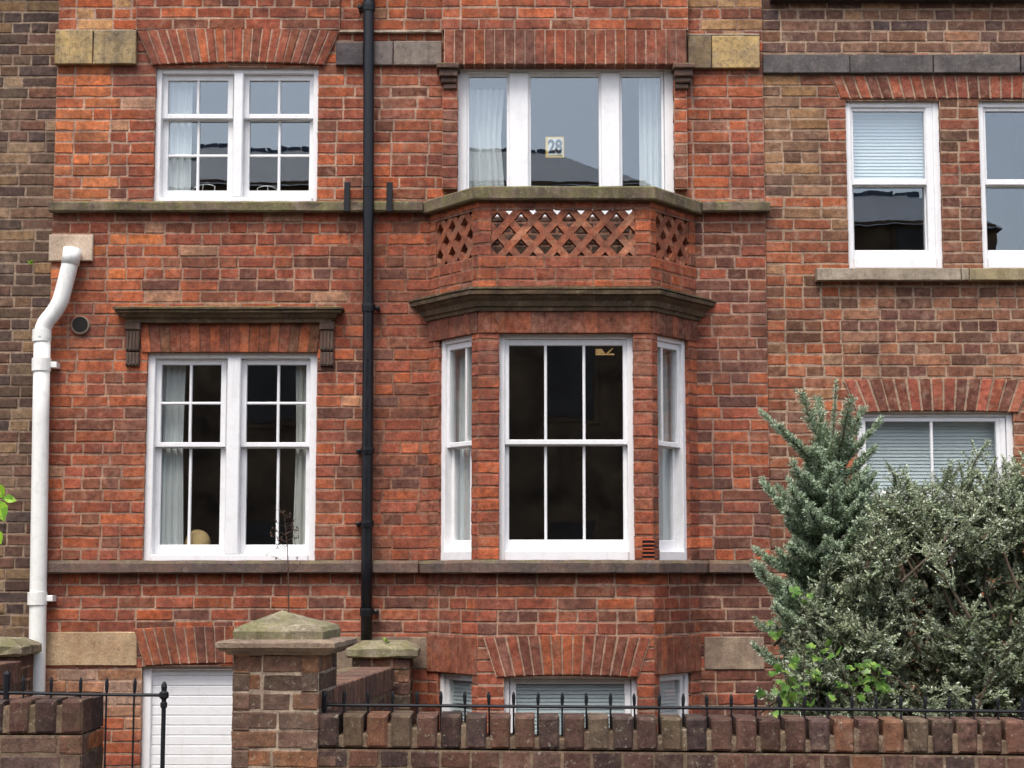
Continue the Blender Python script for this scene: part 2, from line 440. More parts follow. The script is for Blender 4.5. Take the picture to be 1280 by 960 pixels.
M = dict(
    brick=mat_brick('red brick'), brick_left=mat_brick('sooty brick', C(120, 104, 88), .3), brick_right=mat_brick('brown brick', C(176, 152, 128), .28),
    brick_front=mat_brick('weathered wall brick', C(120, 106, 88), .4, .45),
    stone_sill=mat_stone('mossy sill stone', C(122, 106, 90), C(90, 78, 68), .85, .5, .5, .22, .45),
    stone_string=mat_stone('brown string stone', C(116, 92, 82), C(94, 82, 78), .35, .35, .4, .12, .1),
    stone_band=mat_stone('buff band stone', C(178, 154, 112), C(142, 126, 104), .2, .7, .45, .2, .1),
    stone_grey=mat_stone('grey lintel stone', C(104, 98, 96), C(86, 82, 82), .1, .4, .4, .1),
    stone_buff=mat_stone('clean buff stone', C(186, 160, 126), C(170, 140, 108), 0, .25, .15, .08),
    stone_tan=mat_stone('tan stone', C(146, 128, 108), C(122, 104, 90), 0, .35, .3, .1),
    stone_cornice=mat_stone('dark cornice stone', C(108, 88, 70), C(84, 70, 58), 1.0, .45, .55, .15, .10),
    stone_cap=mat_stone('lichen cap stone', C(150, 138, 120), C(112, 104, 84), .45, .35, .2, .5, .9),
    stone_sillpale=mat_stone('pale sill stone', C(164, 150, 132), C(138, 124, 108), .2, .4, .3, .2, .15),
    concrete=mat_stone('plate cement', C(196, 176, 156), C(184, 162, 140), 0, .12, .1, .1),
    white=mat_paint('white gloss paint', (.83, .83, .835), .38, .16),
    white2=mat_paint('white door paint', (.84, .84, .84), .45, .12),
    plastic=mat_paint('white pipe plastic', (.83, .83, .79), .38, .26),
    black=mat_paint('black pipe paint', (.007, .008, .011), .34, .03, .4, .1, C(50, 46, 44)),
    iron=mat_paint('black iron', (.006, .007, .010), .48, .04, .35, .2, C(56, 46, 40)),
    glass=mat_glass('window glass'),
    curtain=mat_cloth('white curtain', (.90, .92, .92)), net=mat_cloth('cream curtain', (.84, .83, .78)),
    blind=mat_paint('blind slat', (.80, .87, .89), .5, .03), room=mat_plain('room plaster', C(112, 98, 84), C(100, 88, 76), 2, .9, .1),
    roomfloor=mat_plain('room boards', C(86, 66, 48), C(70, 54, 40), 4, .6, .2),
    lead=mat_plain('lead flat', C(120, 124, 126), C(98, 102, 104), 6, .6, .3),
    wire=mat_paint('white wire', (.8, .8, .78), .4, .03), straw=mat_plain('tan weave', C(206, 178, 130), C(190, 158, 108), 40, .9, .5),
    paper=mat_plain('tan paper', C(214, 178, 116), C(196, 156, 96), 20, .9, .2),
    yellow=mat_paint('yellow plate', C(236, 196, 92), .5, .05), whitep=mat_paint('white plate', (.8, .8, .76), .5, .05),
    blackp=mat_paint('plate numeral', (.02, .02, .022), .5, .02),
    terra=mat_plain('terracotta', C(176, 86, 56), C(150, 70, 50), 12, .9, .5),
    dark=mat_plain('painted opening shade', (.012, .011, .010), (.018, .016, .015), 12, .9, .2),  # near-black stands in for the shade inside vent and air brick
    bark=mat_plain('bark', C(86, 72, 58), C(60, 50, 42), 40, .9, .6),
    stalk=mat_plain('dry stalk', C(92, 72, 58), C(62, 48, 40), 40, .9, .3),
    leaf=mat_leaf('plant leaf', .5, .2), needle=mat_leaf('conifer needle', .55, .12), leafgreen=mat_leaf('fresh leaf', .4, .35),
    tarmac=mat_plain('tarmac', (.05, .05, .052), (.065, .063, .06), 30, .9, .5), paving=mat_plain('paving', C(150, 142, 132), C(126, 118, 110), 5, .9, .4),
    soil=mat_plain('garden soil', C(74, 60, 46), C(52, 44, 36), 14, .95, .8), farpane=mat_plain('far pane', C(70, 62, 56), C(92, 86, 80), 1.2, .3, .1), kerb=mat_plain('kerb granite', C(150, 148, 144), C(120, 118, 116), 30, .8, .4),
    slate=mat_plain('slate', C(112, 118, 128), C(94, 100, 110), 5, .6, .4), farbrick=mat_plain('far brick', C(136, 110, 84), C(76, 62, 48), 1.3, .9, .3),
)

# ------------------------------------------------------------------ sweeps, tubes
def sweep(mb, paths, col=(1, 1, 1), seg=.14, j=.0015, caps=True):
    """paths: one polyline (list of (x,y,z)) per profile point, all of equal length; joined into a moulding"""
    P = []
    npts = len(paths[0])
    for p in paths:
        q = []
        for i in range(npts - 1):
            a, b = Vector(p[i]), Vector(p[i + 1])
            ref = (Vector(paths[0][i + 1]) - Vector(paths[0][i])).length
            n = max(1, int(ref / seg))
            for k in range(n): q.append(a.lerp(b, k / n))
        q.append(Vector(p[-1])); P.append(q)
    L = len(P[0]); vs = []
    for q in P:
        for i, w in enumerate(q): vs.append((w.x, w.y + jit(j), w.z + jit(j)))
    fs = []
    K = len(P)
    for k in range(K - 1):
        for i in range(L - 1):
            fs.append((k * L + i, k * L + i + 1, (k + 1) * L + i + 1, (k + 1) * L + i))
    if caps:
        fs.append(tuple(k * L for k in range(K)))
        fs.append(tuple(k * L + L - 1 for k in range(K - 1, -1, -1)))
    mb.add(vs, fs, col)

def straight(mb, fr, s0, s1, prof, col=(1, 1, 1), seg=.14, j=.0015):
    """prof: list of (n, t) from the bottom at the wall, round the front, to the top at the wall"""
    sweep(mb, [[fr(s0, t, n), fr(s1, t, n)] for n, t in prof], col, seg, j)

def tube(mb, pts, rad, seg=10, col=(.5, .5, .5), cap=True):
    pts = [Vector(p) for p in pts]
    if isinstance(rad, (int, float)): rad = [rad] * len(pts)
    vs, fs = [], []
    ref = None
    for i, p in enumerate(pts):
        d = (pts[min(i + 1, len(pts) - 1)] - pts[max(i - 1, 0)]).normalized()
        if ref is None: ref = d.orthogonal().normalized()
        ref = (ref - d * ref.dot(d)).normalized()
        bi = d.cross(ref)
        for k in range(seg):
            a = 2 * math.pi * k / seg
            w = p + (ref * math.cos(a) + bi * math.sin(a)) * rad[i]
            vs.append((w.x, w.y, w.z))
    for i in range(len(pts) - 1):
        for k in range(seg):
            fs.append((i * seg + k, i * seg + (k + 1) % seg, (i + 1) * seg + (k + 1) % seg, (i + 1) * seg + k))
    if cap:
        fs.append(tuple(range(seg - 1, -1, -1))); b = (len(pts) - 1) * seg
        fs.append(tuple(range(b, b + seg)))
    mb.add(vs, fs, col)

def block(mb, x0, x1, y0, y1, z0, z1, col=(1, 1, 1), bev=.006, j=0.0):
    """bevelled block in world axes, front towards -y"""
    slab(mb, Fr((0, y0), (1, 0)), (x0, z0), (x1, z0), (x1, z1), (x0, z1), 0, y1 - y0, col, bev, j, .2, 0.5)

# ------------------------------------------------------------------ the red house
FM = Fr((0, 0), (1, 0))
XL, XR = UX(62, 400), UX(957, 300)
ZTOP = UZ(-75)
house = thing('terraced_house', 'red brick house with a bay window, brick lattice balcony and white framed windows', 'house', (XL, 0, 0))

BP = 0.50
RL, FL, FRt, RR = (-.62, 0.0), (-.243, -BP), (.999, -BP), (1.379, 0.0)
FB = Fr((0, -BP), (1, 0))
FBL = Fr(RL, (FL[0] - RL[0], FL[1] - RL[1]))
FBR = Fr(FRt, (RR[0] - FRt[0], RR[1] - FRt[1]))
SL = math.hypot(FL[0] - RL[0], FL[1] - RL[1])

def hole(u0, v0, u1, v1, Y=0.0):
    vm = (v0 + v1) / 2
    return (UX(u0, vm, Y), UX(u1, vm, Y), UZ(v1, Y), UZ(v0, Y))

H1 = hole(193, 84, 397, 253)
H2 = hole(572, 83, 843, 271)
H3 = hole(181, 441, 395, 701)
HD = (UX(176, 900), UX(395, 900), 0.0, UZ(833))
zbal = UZ(346, -.3)
zbaytop = UZ(356, -BP)
HB = (RL[0] + .03, RR[0] - .03, 0.0, zbal - .05)

wall = MB()
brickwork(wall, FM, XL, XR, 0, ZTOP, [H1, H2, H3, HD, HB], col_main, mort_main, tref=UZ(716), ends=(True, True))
# panels standing a little proud above the arches
pz = UZ(38)
brickwork(wall, FM, UX(171, 20), UX(425, 20), pz, ZTOP, [], col_main, mort_main, tref=pz, depth=.04, proud=.028, ends=(True, True))
brickwork(wall, FM, UX(553, 20, -.1), UX(860, 20, -.1), UZ(37, -.1), ZTOP, [], col_main, mort_main, tref=UZ(37, -.1), depth=.11, proud=.10, ends=(True, True))
for a, b in ((553, 572), (843, 859)):
    brickwork(wall, FM, UX(a, 160, -.06), UX(b, 160, -.06), UZ(236, -.06), UZ(86, -.06), [], col_main, mort_main, depth=.08, proud=.06, ends=(True, True), kinds=(0,))
wall_o = wall.build('wall', M['brick'], house)

def house_arch(name, fr, sa, sb, ta, tb, splay, nb, n, depth, cf=col_arch, mf=mort_main, sag=0.0, gap=.010, parent=house, mat='brick', bev=.005):
    mb = MB(); arch(mb, fr, sa, sb, ta, tb, splay, nb, n, depth, cf, mf, sag, gap, bev)
    return mb.build(name, M[mat], parent)
house_arch('arch', FM, UX(191, 80), UX(405, 80), UZ(82), UZ(40), .115, 21, .030, .15, sag=.022)
house_arch('arch', FM, UX(555, 80, -.1), UX(858, 80, -.1), UZ(80, -.1), UZ(37, -.1), .0, 24, .102, .22, gap=.009)
house_arch('arch', FM, UX(178, 420), UX(397, 420), UZ(440, -.01), UZ(402, -.01), .03, 18, .012, .13, lambda u, v: pick([(.4, C(150, 76, 58)), (.35, C(172, 86, 54)), (.15, C(128, 80, 60)), (.1, C(112, 88, 56))]), mort_dark, 0, .005, bev=.002)
house_arch('arch', FM, UX(181, 830), UX(392, 830), UZ(832), UZ(786), .09, 19, .014, .13, sag=.02)

# stone bands with painted top joint
def stone_run(name, mat, fr, cuts, t0, t1, n, tints, parent=house, depth=.09, j=.002):
    mb = MB()
    for i in range(len(cuts) - 1):
        rect(mb, fr, cuts[i] + .003, cuts[i + 1] - .003, t0, t1, n, depth, tints[i % len(tints)], .005, j, .12)
    return mb.build(name, M[mat], parent)
stone_run('stone_band', 'stone_band', FM, [UX(70, 60), UX(118, 60), UX(172, 60)], UZ(82), UZ(40), .048, [(1.05, 1.0, .85), (.85, .85, .85)])
stone_run('stone_band', 'stone_grey', FM, [UX(420, 60), UX(455, 60)], UZ(83), UZ(55), .040, [(.82, .78, .82)])
stone_run('stone_band', 'stone_grey', FM, [UX(455, 60), UX(492, 60), UX(553, 60)], UZ(83), UZ(53), .038, [(1.3, 1.22, 1.15), (1.8, 1.65, 1.4)])
stone_run('stone_band', 'stone_band', FM, [UX(859, 60), UX(889, 60), UX(949, 60)], UZ(87), UZ(47), .046, [(.6, .58, .64), (1.15, 1.08, .9)])
for a, b, v in ((72, 168, 40), (425, 552, 41), (860, 948, 45)):
    mb = MB(); rect(mb, FM, UX(a, v), UX(b, v), UZ(v + 1.3), UZ(v - 1.1), .042, .05, (1.35, 1.32, 1.35), .002, .003, .05)
    mb.build('painted_joint', M['stone_sillpale'], house)
stone_run('stone_band', 'stone_buff', FM, [UX(53, 810), UX(172, 810)], UZ(832), UZ(790), .012, [(1, 1, 1)])
stone_run('stone_band', 'stone_tan', FM, [UX(400, 815), UX(535, 815)], UZ(836), UZ(796), .010, [(1, 1, 1)])
stone_run('stone_band', 'stone_tan', FM, [UX(880, 815), UX(956, 815)], UZ(837), UZ(796), .010, [(1.2, 1.2, 1.2)])

def offset_path(n, z):
    """plan of the bay, pushed out by n, as a polyline at height z"""
    nl = FBL.n; dl = FBL.d
    p = (RL[0] + nl[0] * n, RL[1] + nl[1] * n)
    yf = -BP - n
    k0 = (0.0 - p[1]) / dl[1]; k1 = (yf - p[1]) / dl[1]
    xa, xb = p[0] + dl[0] * k0, p[0] + dl[0] * k1
    cx = (FL[0] + FRt[0]) / 2
    return [(xa, 0, z), (xb, yf, z), (2 * cx - xb, yf, z), (2 * cx - xa, 0, z)]
def bay_mould(name, mat, prof, parent=house, j=.002, col=(1, 1, 1)):
    mb = MB(); sweep(mb, [offset_path(n, t) for n, t in prof], col, .1, j)
    return mb.build(name, M[mat], parent)

# sill string course with the balcony coping, and the lower string course
z0, z1 = UZ(267), UZ(253)
prof = [(0, z0 + .004), (.062, z0), (.074, z0 + .012), (.074, z1 - .016), (.062, z1 - .004), (0, z1 + .006)]
xa = offset_path(.055, 0)[0][0]; xb = offset_path(.055, 0)[3][0]
for a, b in ((UX(64, 260), xa + .02), (xb - .02, UX(961, 262))):
    mb = MB(); straight(mb, FM, a, b, prof, (1, 1, 1), .12, .0022); mb.build('string_course', M['stone_sill'], house)
zc0, zc1 = UZ(249, -.56), UZ(232, -.56)
coping = MB()
sweep(coping, [offset_path(n, t) for n, t in [(-.16, zc0 + .003), (.055, zc0), (.062, zc0 + .01), (.062, zc1 - .014), (.05, zc1 - .002), (-.05, zc1 + .008), (-.16, zc1 - .002), (-.16, zc0 + .003)]], (1, 1, 1), .1, .002)
coping_o = coping.build('coping', M['stone_sill'], house)
z0, z1 = UZ(717, -.04), UZ(701, -.04)
prof = [(0, z0 + .006), (.058, z0), (.07, z0 + .01), (.07, z1 - .02), (.056, z1), (0, z1 + .004)]
xa2 = offset_path(.07, 0)[0][0]; xb2 = offset_path(.07, 0)[3][0]
for a, b in ((UX(57, 708), xa2 + .02), (xb2 - .02, UX(958, 708))):
    mb = MB(); straight(mb, FM, a, b, prof, (1, 1, 1), .12, .002); mb.build('string_course', M['stone_string'], house)
bay_mould('string_course', 'stone_string', prof)

# hood over the ground floor window
zt, zb = UZ(383, -.13), UZ(403, -.06)
hd = zt - zb
prof = [(0, zb), (.055, zb), (.06, zb + hd * .22), (.085, zb + hd * .34), (.10, zb + hd * .55), (.125, zb + hd * .62), (.128, zb + hd * .72), (.118, zb + hd * .76), (.14, zb + hd * .82), (.142, zb + hd * .95), (.13, zt), (0, zt + .02)]
mb = MB(); nm_ = max(n for n, t in prof); sa_, sb_ = UX(142, 392, -.1), UX(429, 392, -.1)
sweep(mb, [[FM(sa_ + nm_ - n, t, 0), FM(sa_ + nm_ - n, t, n), FM(sb_ - nm_ + n, t, n), FM(sb_ - nm_ + n, t, 0)] for n, t in prof], (1, 1, 1), .1, .0018)
hood = mb.build('hood_mould', M['stone_cornice'], house)
for u0, u1 in ((157, 174), (400, 417)):
    mb = MB()
    a, b = UX(u0, 430, -.04), UX(u1, 430, -.04); t1, tm, t0 = UZ(403, -.04), UZ(439, -.04), UZ(457, -.04)
    rect(mb, FM, a - .006, b + .006, UZ(412, -.04), t1, .052, .06, (.95, .9, .85), .004, .001, .06)
    rect(mb, FM, a, b, tm + .004, UZ(412, -.04), .036, .05, (.85, .82, .78), .004, .001, .06)
    rect(mb, FM, a, b, t0, tm - .004, .03, .05, (.85, .82, .78), .004, .001, .06)
    for k in range(4):
        x = a + (b - a) * (k + .5) / 4
        rect(mb, FM, x - .008, x + .008, tm + .014, UZ(415, -.04), .046, .02, (.85, .82, .78), .004, .001, .1)
        rect(mb, FM, x - .008, x + .008, t0 + .01, tm - .012, .038, .02, (.85, .82, .78), .004, .001, .1)
    mb.build('bracket', M['stone_string'], hood)

# corbels carrying the upper brickwork
for uc, sg in ((558, -1), (855, 1)):
    mb = MB()
    for (w0, w1, va, vb, n) in ((546, 574, 80, 87, .15), (549, 572, 87, 96, .125), (551, 571, 96, 103, .10), (554, 571, 103, 110, .08)):
        if sg > 0: w0, w1 = 1415 - w1, 1415 - w0
        rect(mb, FM, UX(w0, 95, -.1), UX(w1, 95, -.1), UZ(vb, -.1), UZ(va, -.1) - .002, n, n + .02, (.9, .8, .76), .008, .0015, .05)
    mb.build('corbel', M['stone_string'], house)

# ------------------------------------------------------------------ the bay
bay = MB()
ZS1, ZS0 = UZ(700, -BP), UZ(716, -BP)
WF = (UX(624, 560, -BP), UX(792.5, 560, -BP), ZS1 - .02, UZ(417, -BP))
WFB = (UX(630, 880, -BP), UX(797, 880, -BP), .0, UZ(847, -BP))
zl = UZ(386, -BP); zs_head = UZ(417, -BP)
LATT = (UX(614, 290, -BP), UX(794, 290, -BP), UZ(320, -BP), UZ(262, -BP))
s_in, s_out = .20, .53
WS = (.128, .545, ZS1 - .02, zs_head)
WSB = (.128, .555, .0, UZ(845, -BP))
LS = (.085, SL - .075, LATT[2], LATT[3])
def mirror(h): return (SL - h[1], SL - h[0], h[2], h[3])
TREF = UZ(716)
ztop_par = zc0
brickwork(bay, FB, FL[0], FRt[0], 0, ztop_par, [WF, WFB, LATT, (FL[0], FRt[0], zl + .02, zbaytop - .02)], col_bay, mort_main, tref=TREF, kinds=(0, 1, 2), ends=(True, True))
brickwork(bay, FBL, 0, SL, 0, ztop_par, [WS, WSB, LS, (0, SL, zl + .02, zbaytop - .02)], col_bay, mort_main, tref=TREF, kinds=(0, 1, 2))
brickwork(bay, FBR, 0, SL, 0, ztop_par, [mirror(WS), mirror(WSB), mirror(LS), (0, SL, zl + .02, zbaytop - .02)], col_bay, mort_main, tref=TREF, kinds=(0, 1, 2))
bay_o = bay.build('bay', M['brick'], house)
for fr, a, b, nb in ((FB, FL[0] + .002, FRt[0] - .002, 13), (FBL, .0, SL - .002, 7), (FBR, .002, SL, 7)):
    mb = MB(); arch(mb, fr, a, b, zs_head + .005, zl + .05, 0, nb, .010, .12, col_lintel, mort_dark, 0, .003, .002)
    mb.build('lintel', M['brick'], bay_o)
mb = MB(); arch(mb, FB, UX(620, 820, -BP), UX(798, 820, -BP), WFB[3] + .002, UZ(797, -BP), 0.09, 15, .012, .13, col_arch, mort_main, .018, .011)
mb.build('arch', M['brick'], bay_o)
for fr in (FBL, FBR):
    mb = MB(); arch(mb, fr, .004, SL - .004, WSB[3] + .006, UZ(797, -BP), 0, 8, .010, .12, col_lintel, mort_dark, 0, .006, .004)
    mb.build('arch', M['brick'], bay_o)
# cornice
zt, zb = UZ(358, -.62), UZ(388, -BP - .04)
hd = zt - zb
prof = [(-.10, zb), (.025, zb), (.03, zb + hd * .16), (.045, zb + hd * .2), (.055, zb + hd * .42), (.08, zb + hd * .55), (.088, zb + hd * .64), (.112, zb + hd * .68), (.116, zb + hd * .84), (.105, zb + hd * .87), (.122, zb + hd * .9), (.122, zb + hd * .985), (.112, zt), (0, zt + .012), (-.1, zt + .012)]
bay_mould('cornice', 'stone_cornice', prof)

# lattice of crossed tiles
def lattice(fr, h, pitch_n, nm):
    mb = MB()
    s0, s1, t0, t1 = h
    W, Ht = s1 - s0, t1 - t0
    px = W / pitch_n                      # horizontal pitch of the crossings
    pz = Ht / 1.75
    slope = pz / px
    wbar = .051 / math.sin(math.atan(slope))
    for sgn in (1, -1):
        for k in range(-4, pitch_n + 5):
          def line(off):
              return [(s0 + k * px + px * .25 + sgn * (t - t0 - Ht * .5) / slope + off, t) for t in (t0, t1)]
          la, lb = line(-wbar / 2), line(wbar / 2)
          nseg = 4
          cuts = [0.0] + sorted({min(1, max(0, (.5 + pz / Ht * (.25 + .5 * q)))) for q in range(-3, 3)} - {0.0, 1.0}) + [1.0]
          for f0, f1 in zip(cuts, cuts[1:]):
            if f1 - f0 < .01: continue
            ip_ = lambda l, f: (l[0][0] + (l[1][0] - l[0][0]) * f, l[0][1] + (l[1][1] - l[0][1]) * f)
            quad = [ip_(la, f0), ip_(lb, f0), ip_(lb, f1), ip_(la, f1)]
            # clip to the opening in s
            poly = quad
            for lim, keep in ((s0, 1), (s1, -1)):
                out = []
                for i in range(len(poly)):
                    p, q = poly[i], poly[(i + 1) % len(poly)]
                    ip, iq = (p[0] - lim) * keep >= 0, (q[0] - lim) * keep >= 0
                    if ip: out.append(p)
                    if ip != iq:
                        f = (lim - p[0]) / (q[0] - p[0]); out.append((lim, p[1] + (q[1] - p[1]) * f))
                poly = out
                if len(poly) < 3: break
            if len(poly) < 3: continue
            area = abs(sum(poly[i][0] * poly[(i + 1) % len(poly)][1] - poly[(i + 1) % len(poly)][0] * poly[i][1] for i in range(len(poly)))) / 2
            if area < 3e-4: continue
            n0 = -.012 - (.0012 if sgn < 0 else 0); n1 = -.095
            c = pick([(.5, C(166, 88, 64)), (.3, C(152, 80, 60)), (.2, C(184, 112, 86))])
            vs = [fr(s, t, n0) for s, t in poly] + [fr(s, t, n1) for s, t in poly]
            m = len(poly)
            fs = [tuple(range(m)), tuple(range(2 * m - 1, m - 1, -1))] + [((i + 1) % m, i, m + i, m + (i + 1) % m) for i in range(m)]
            mb.add(vs, fs, c, [.5] * m + [0.0] * m)
    return mb.build('lattice_panel', M['brick'], bay_o)
lattice(FB, LATT, 6, 0)
lattice(FBL, LS, 3, 1); lattice(FBR, mirror(LS), 3, 1)
mb = MB()
mb.add([(RL[0] + .05, .1, zbal), (FL[0] + .04, -BP + .05, zbal), (FRt[0] - .04, -BP + .05, zbal), (RR[0] - .05, .1, zbal),
        (RL[0] + .05, .1, zbal - .06), (FL[0] + .04, -BP + .05, zbal - .06), (FRt[0] - .04, -BP + .05, zbal - .06), (RR[0] - .05, .1, zbal - .06)],
       [(0, 1, 2, 3), (7, 6, 5, 4), (0, 4, 5, 1), (1, 5, 6, 2), (2, 6, 7, 3), (3, 7, 4, 0)])
mb.build('balcony_floor', M['lead'], house)
# terracotta air bricks in the bay pillar
mb = MB()
for v0, v1 in ((676, 684), (690, 698)):
    a, b, t0, t1 = UX(803, 690, -BP), UX(816, 690, -BP) + .012, UZ(v1, -BP), UZ(v0, -BP)
    rect(mb, FB, a, b, t0, t1, .006, .03, (.5, .5, .5), .003)
mb.build('air_brick', M['dark'], bay_o)  # solid near-black backing paints the shade between the terracotta bars
mb = MB()
for v0, v1 in ((676, 684), (690, 698)):
    t0, t1 = UZ(v1, -BP), UZ(v0, -BP)
    for f in (-.12, .5, 1.12):
        rect(mb, FB, UX(803, 690, -BP), UX(816, 690, -BP) + .012, t0 + (t1 - t0) * f - .005, t0 + (t1 - t0) * f + .005, .011, .02, (.5, .5, .5), .002)
mb.build('air_brick', M['terra'], bay_o)

# ------------------------------------------------------------------ windows
def sash_mesh(parent, fr, s0, s1, t0, t1, n, stile, top, bot, vb=(), hb=(), bar=.020, depth=.042):
    """sash: stiles, rails and glazing bars as one mesh; returns list of pane rects"""
    mb = MB()
    w = (.5, .5, .5)
    rect(mb, fr, s0, s0 + stile, t0, t1, n, depth, w, .004); rect(mb, fr, s1 - stile, s1, t0, t1, n, depth, w, .004)
    rect(mb, fr, s0 + stile - .001, s1 - stile + .001, t1 - top, t1 - .0005, n - .0015, depth - .003, w, .004)
    rect(mb, fr, s0 + stile - .001, s1 - stile + .001, t0 + .0005, t0 + bot, n - .0015, depth - .003, w, .004)
    xs = [s0 + stile] + [x for x in vb] + [s1 - stile]
    ts = [t0 + bot] + [t for t in hb] + [t1 - top]
    for x in vb: rect(mb, fr, x - bar / 2, x + bar / 2, t0 + bot - .001, t1 - top + .001, n - .004, depth - .01, w, .005)
    for t in hb: rect(mb, fr, s0 + stile - .001, s1 - stile + .001, t - bar / 2, t + bar / 2, n - .0055, depth - .013, w, .005)
    mb.build('sash', M['white'], parent)
    return [(xs[i], xs[i + 1], ts[k], ts[k + 1], n - .022) for i in range(len(xs) - 1) for k in range(len(ts) - 1)]

def panes_mesh(parent, fr, panes):
    for a, b, c, d, n in panes:
        mb = MB()
        e = .004
        tl = jit(.0004), jit(.0004)        # old glass never sits quite true
        q = [(a - e, c - e, n - tl[0] - tl[1]), (b + e, c - e, n + tl[0] - tl[1]), (b + e, d + e, n + tl[0] + tl[1]), (a - e, d + e, n - tl[0] + tl[1])]
        vs = [fr(s, t, m) for s, t, m in q] + [fr(s, t, m - .004) for s, t, m in q]
        mb.add(vs, [(0, 1, 2, 3), (7, 6, 5, 4), (0, 4, 5, 1), (1, 5, 6, 2), (2, 6, 7, 3), (3, 7, 4, 0)])
        mb.build('pane', M['glass'], parent)

def frame_mesh(parent, fr, s0, s1, t0, t1, n, side, top, bot, mull=(), depth=.10, mat='white', mn=None, name='window'):
    mb = MB(); w = (.5, .5, .5)
    rect(mb, fr, s0, s0 + side, t0, t1, n, depth, w, .005); rect(mb, fr, s1 - side, s1, t0, t1, n, depth, w, .005)
    rect(mb, fr, s0 + side - .001, s1 - side + .001, t1 - top, t1, n - .002, depth - .004, w, .005)
    rect(mb, fr, s0 + side - .001, s1 - side + .001, t0, t0 + bot, n + .015, depth + .013, w, .006)
    for a, b in mull: rect(mb, fr, a, b, t0 + bot - .001, t1 - top + .001, (n if mn is None else mn), depth - .002, w, .008)
    return mb.build(name, M[mat], parent)

def PX(fr_Y, u, v): return UX(u, v, fr_Y)

# -- upper double window
Y1 = .04
def double_window(h, uu, vv, low_rows):
    """uu: px of frame inner edges and mullion, vv: px of the sash rows"""
    s0, s1, t0, t1 = h
    lead_in = UX(uu[1], uu[-1], .09) - s0 - .042
    w = frame_mesh(house, FM, s0 - .01, s1 + .01, t0 - .01, t1 + .02, -Y1, lead_in + .013, .055, .055, [(UX(uu[2] + 7.5, uu[-1], Y1), UX(uu[3] - 7.5, uu[-1], Y1))], mn=-Y1 + .012)
    tm_hi, tm_lo = UZ(vv[1], .1), UZ(vv[2], .1)
    panes = []
    for a, b, m in ((s0 + lead_in, UX(uu[2] + 7, uu[-1], .09), uu[4]), (UX(uu[3] - 7, uu[-1], .09), s1 - lead_in * .9, uu[5])):
        xm = UX(m, uu[-1], .1)
        st = .042
        top_t = t1 - .035
        up_bars = [UZ(x, .09) for x in vv[3]]; lo_bars = [UZ(x, .12) for x in vv[4]]
        panes += sash_mesh(w, FM, a + .001, b - .001, tm_lo, top_t, -.085, st, .045, tm_hi - tm_lo, [xm], up_bars)
        panes += sash_mesh(w, FM, a + .002, b - .002, t0 + .045, tm_lo + .012, -.13, st, .018, .075, [xm], lo_bars)
    panes_mesh(w, FM, panes)
    return w
double_window(H1, (193, 209, 284, 311, 247, 348.5, 170), (97, 143, 149, (), (194,)), 2)
double_window(H3, (181, 200, 275, 307, 237, 347, 570), (453, 553, 559, (504,), ()), 2)

# -- balcony window: three fixed lights down to the balcony floor
s0, s1, t0, t1 = H2
w = frame_mesh(house, FM, s0 - .005, s1 + .005, t0, t1 + .01, -.03, .075, .05, .07, [(UX(636, 160, .03), UX(661, 160, .03)), (UX(751, 160, .03), UX(775, 160, .03))], mn=-.02)
pan = []
for a, b in ((UX(583, 160, .05), UX(637, 160, .05)), (UX(660, 160, .05), UX(752, 160, .05)), (UX(774, 160, .05), UX(830, 160, .05))):
    pan += sash_mesh(w, FM, a, b, t0 + .06, t1 - .035, -.048, .022, .03, .06, (), ())
panes_mesh(w, FM, pan)

# -- ground floor bay windows
def bay_window(fr, h, rec, bars, vmeet, hb_low=(), side=.05, s_ext=(0, 0), mat='white'):
    s0, s1, t0, t1 = h
    s0 -= s_ext[0]; s1 += s_ext[1]
    w = frame_mesh(house, fr, s0 - .01, s1 + .01, t0, t1 + .02, -rec, side, .05, .085)
    mz = UZ(vmeet, -BP + rec)
    pan = []
    xs = [s0 + (s1 - s0) * f for f in bars]
    pan += sash_mesh(w, fr, s0 + side - .012, s1 - side + .012, mz - .02, t1 - .03, -rec - .02, .032, .045, .036, xs)
    pan += sash_mesh(w, fr, s0 + side - .012, s1 - side + .012, t0 + .08, mz - .006, -rec - .065, .032, .02, .085, xs)
    panes_mesh(w, fr, pan)
    return w
bay_window(FB, WF, .06, [(682.5 - 624) / 168.5, (731 - 624) / 168.5], 552)
bay_window(FBL, WS, .03, [.57], 552, side=.052, s_ext=(0, .06))
bay_window(FBR, mirror(WS), .03, [.43], 552, side=.052, s_ext=(.06, 0))
# basement lights
def light(fr, h, rec, side, ext=(0, 0), root=house, top=.03, bars=()):
    s0, s1, t0, t1 = h
    s0 -= ext[0]; s1 += ext[1]
    w = frame_mesh(root, fr, s0 - .01, s1 + .01, t0 + .02, t1 + .015, -rec, side * .55, top, .08)
    pan = sash_mesh(w, fr, s0 + side * .5, s1 - side * .5, t0 + .1, t1 - top * .6, -rec - .02, side * .5, .03, .06, bars)
    panes_mesh(w, fr, pan); return w
light(FB, WFB, .06, .085); light(FBL, WSB, .03, .08, (0, .04)); light(FBR, mirror(WSB), .03, .08, (.04, 0))

# -- boarded garage-like basement door
s0, s1, t0, t1 = HD
frame_o = frame_mesh(house, FM, s0 - .01, s1 + .01, 0, t1 + .02, -.05, .07, .05, .05, mat='white2', name='door')
mb = MB()
z = .055
while z < t1 - .04:
    rect(mb, FM, s0 + .055, s1 - .055, z, min(z + .0705, t1 - .02), -.085, .03, (.5, .5, .5), .006); z += .0715
mb.build('boarding', M['white2'], frame_o)

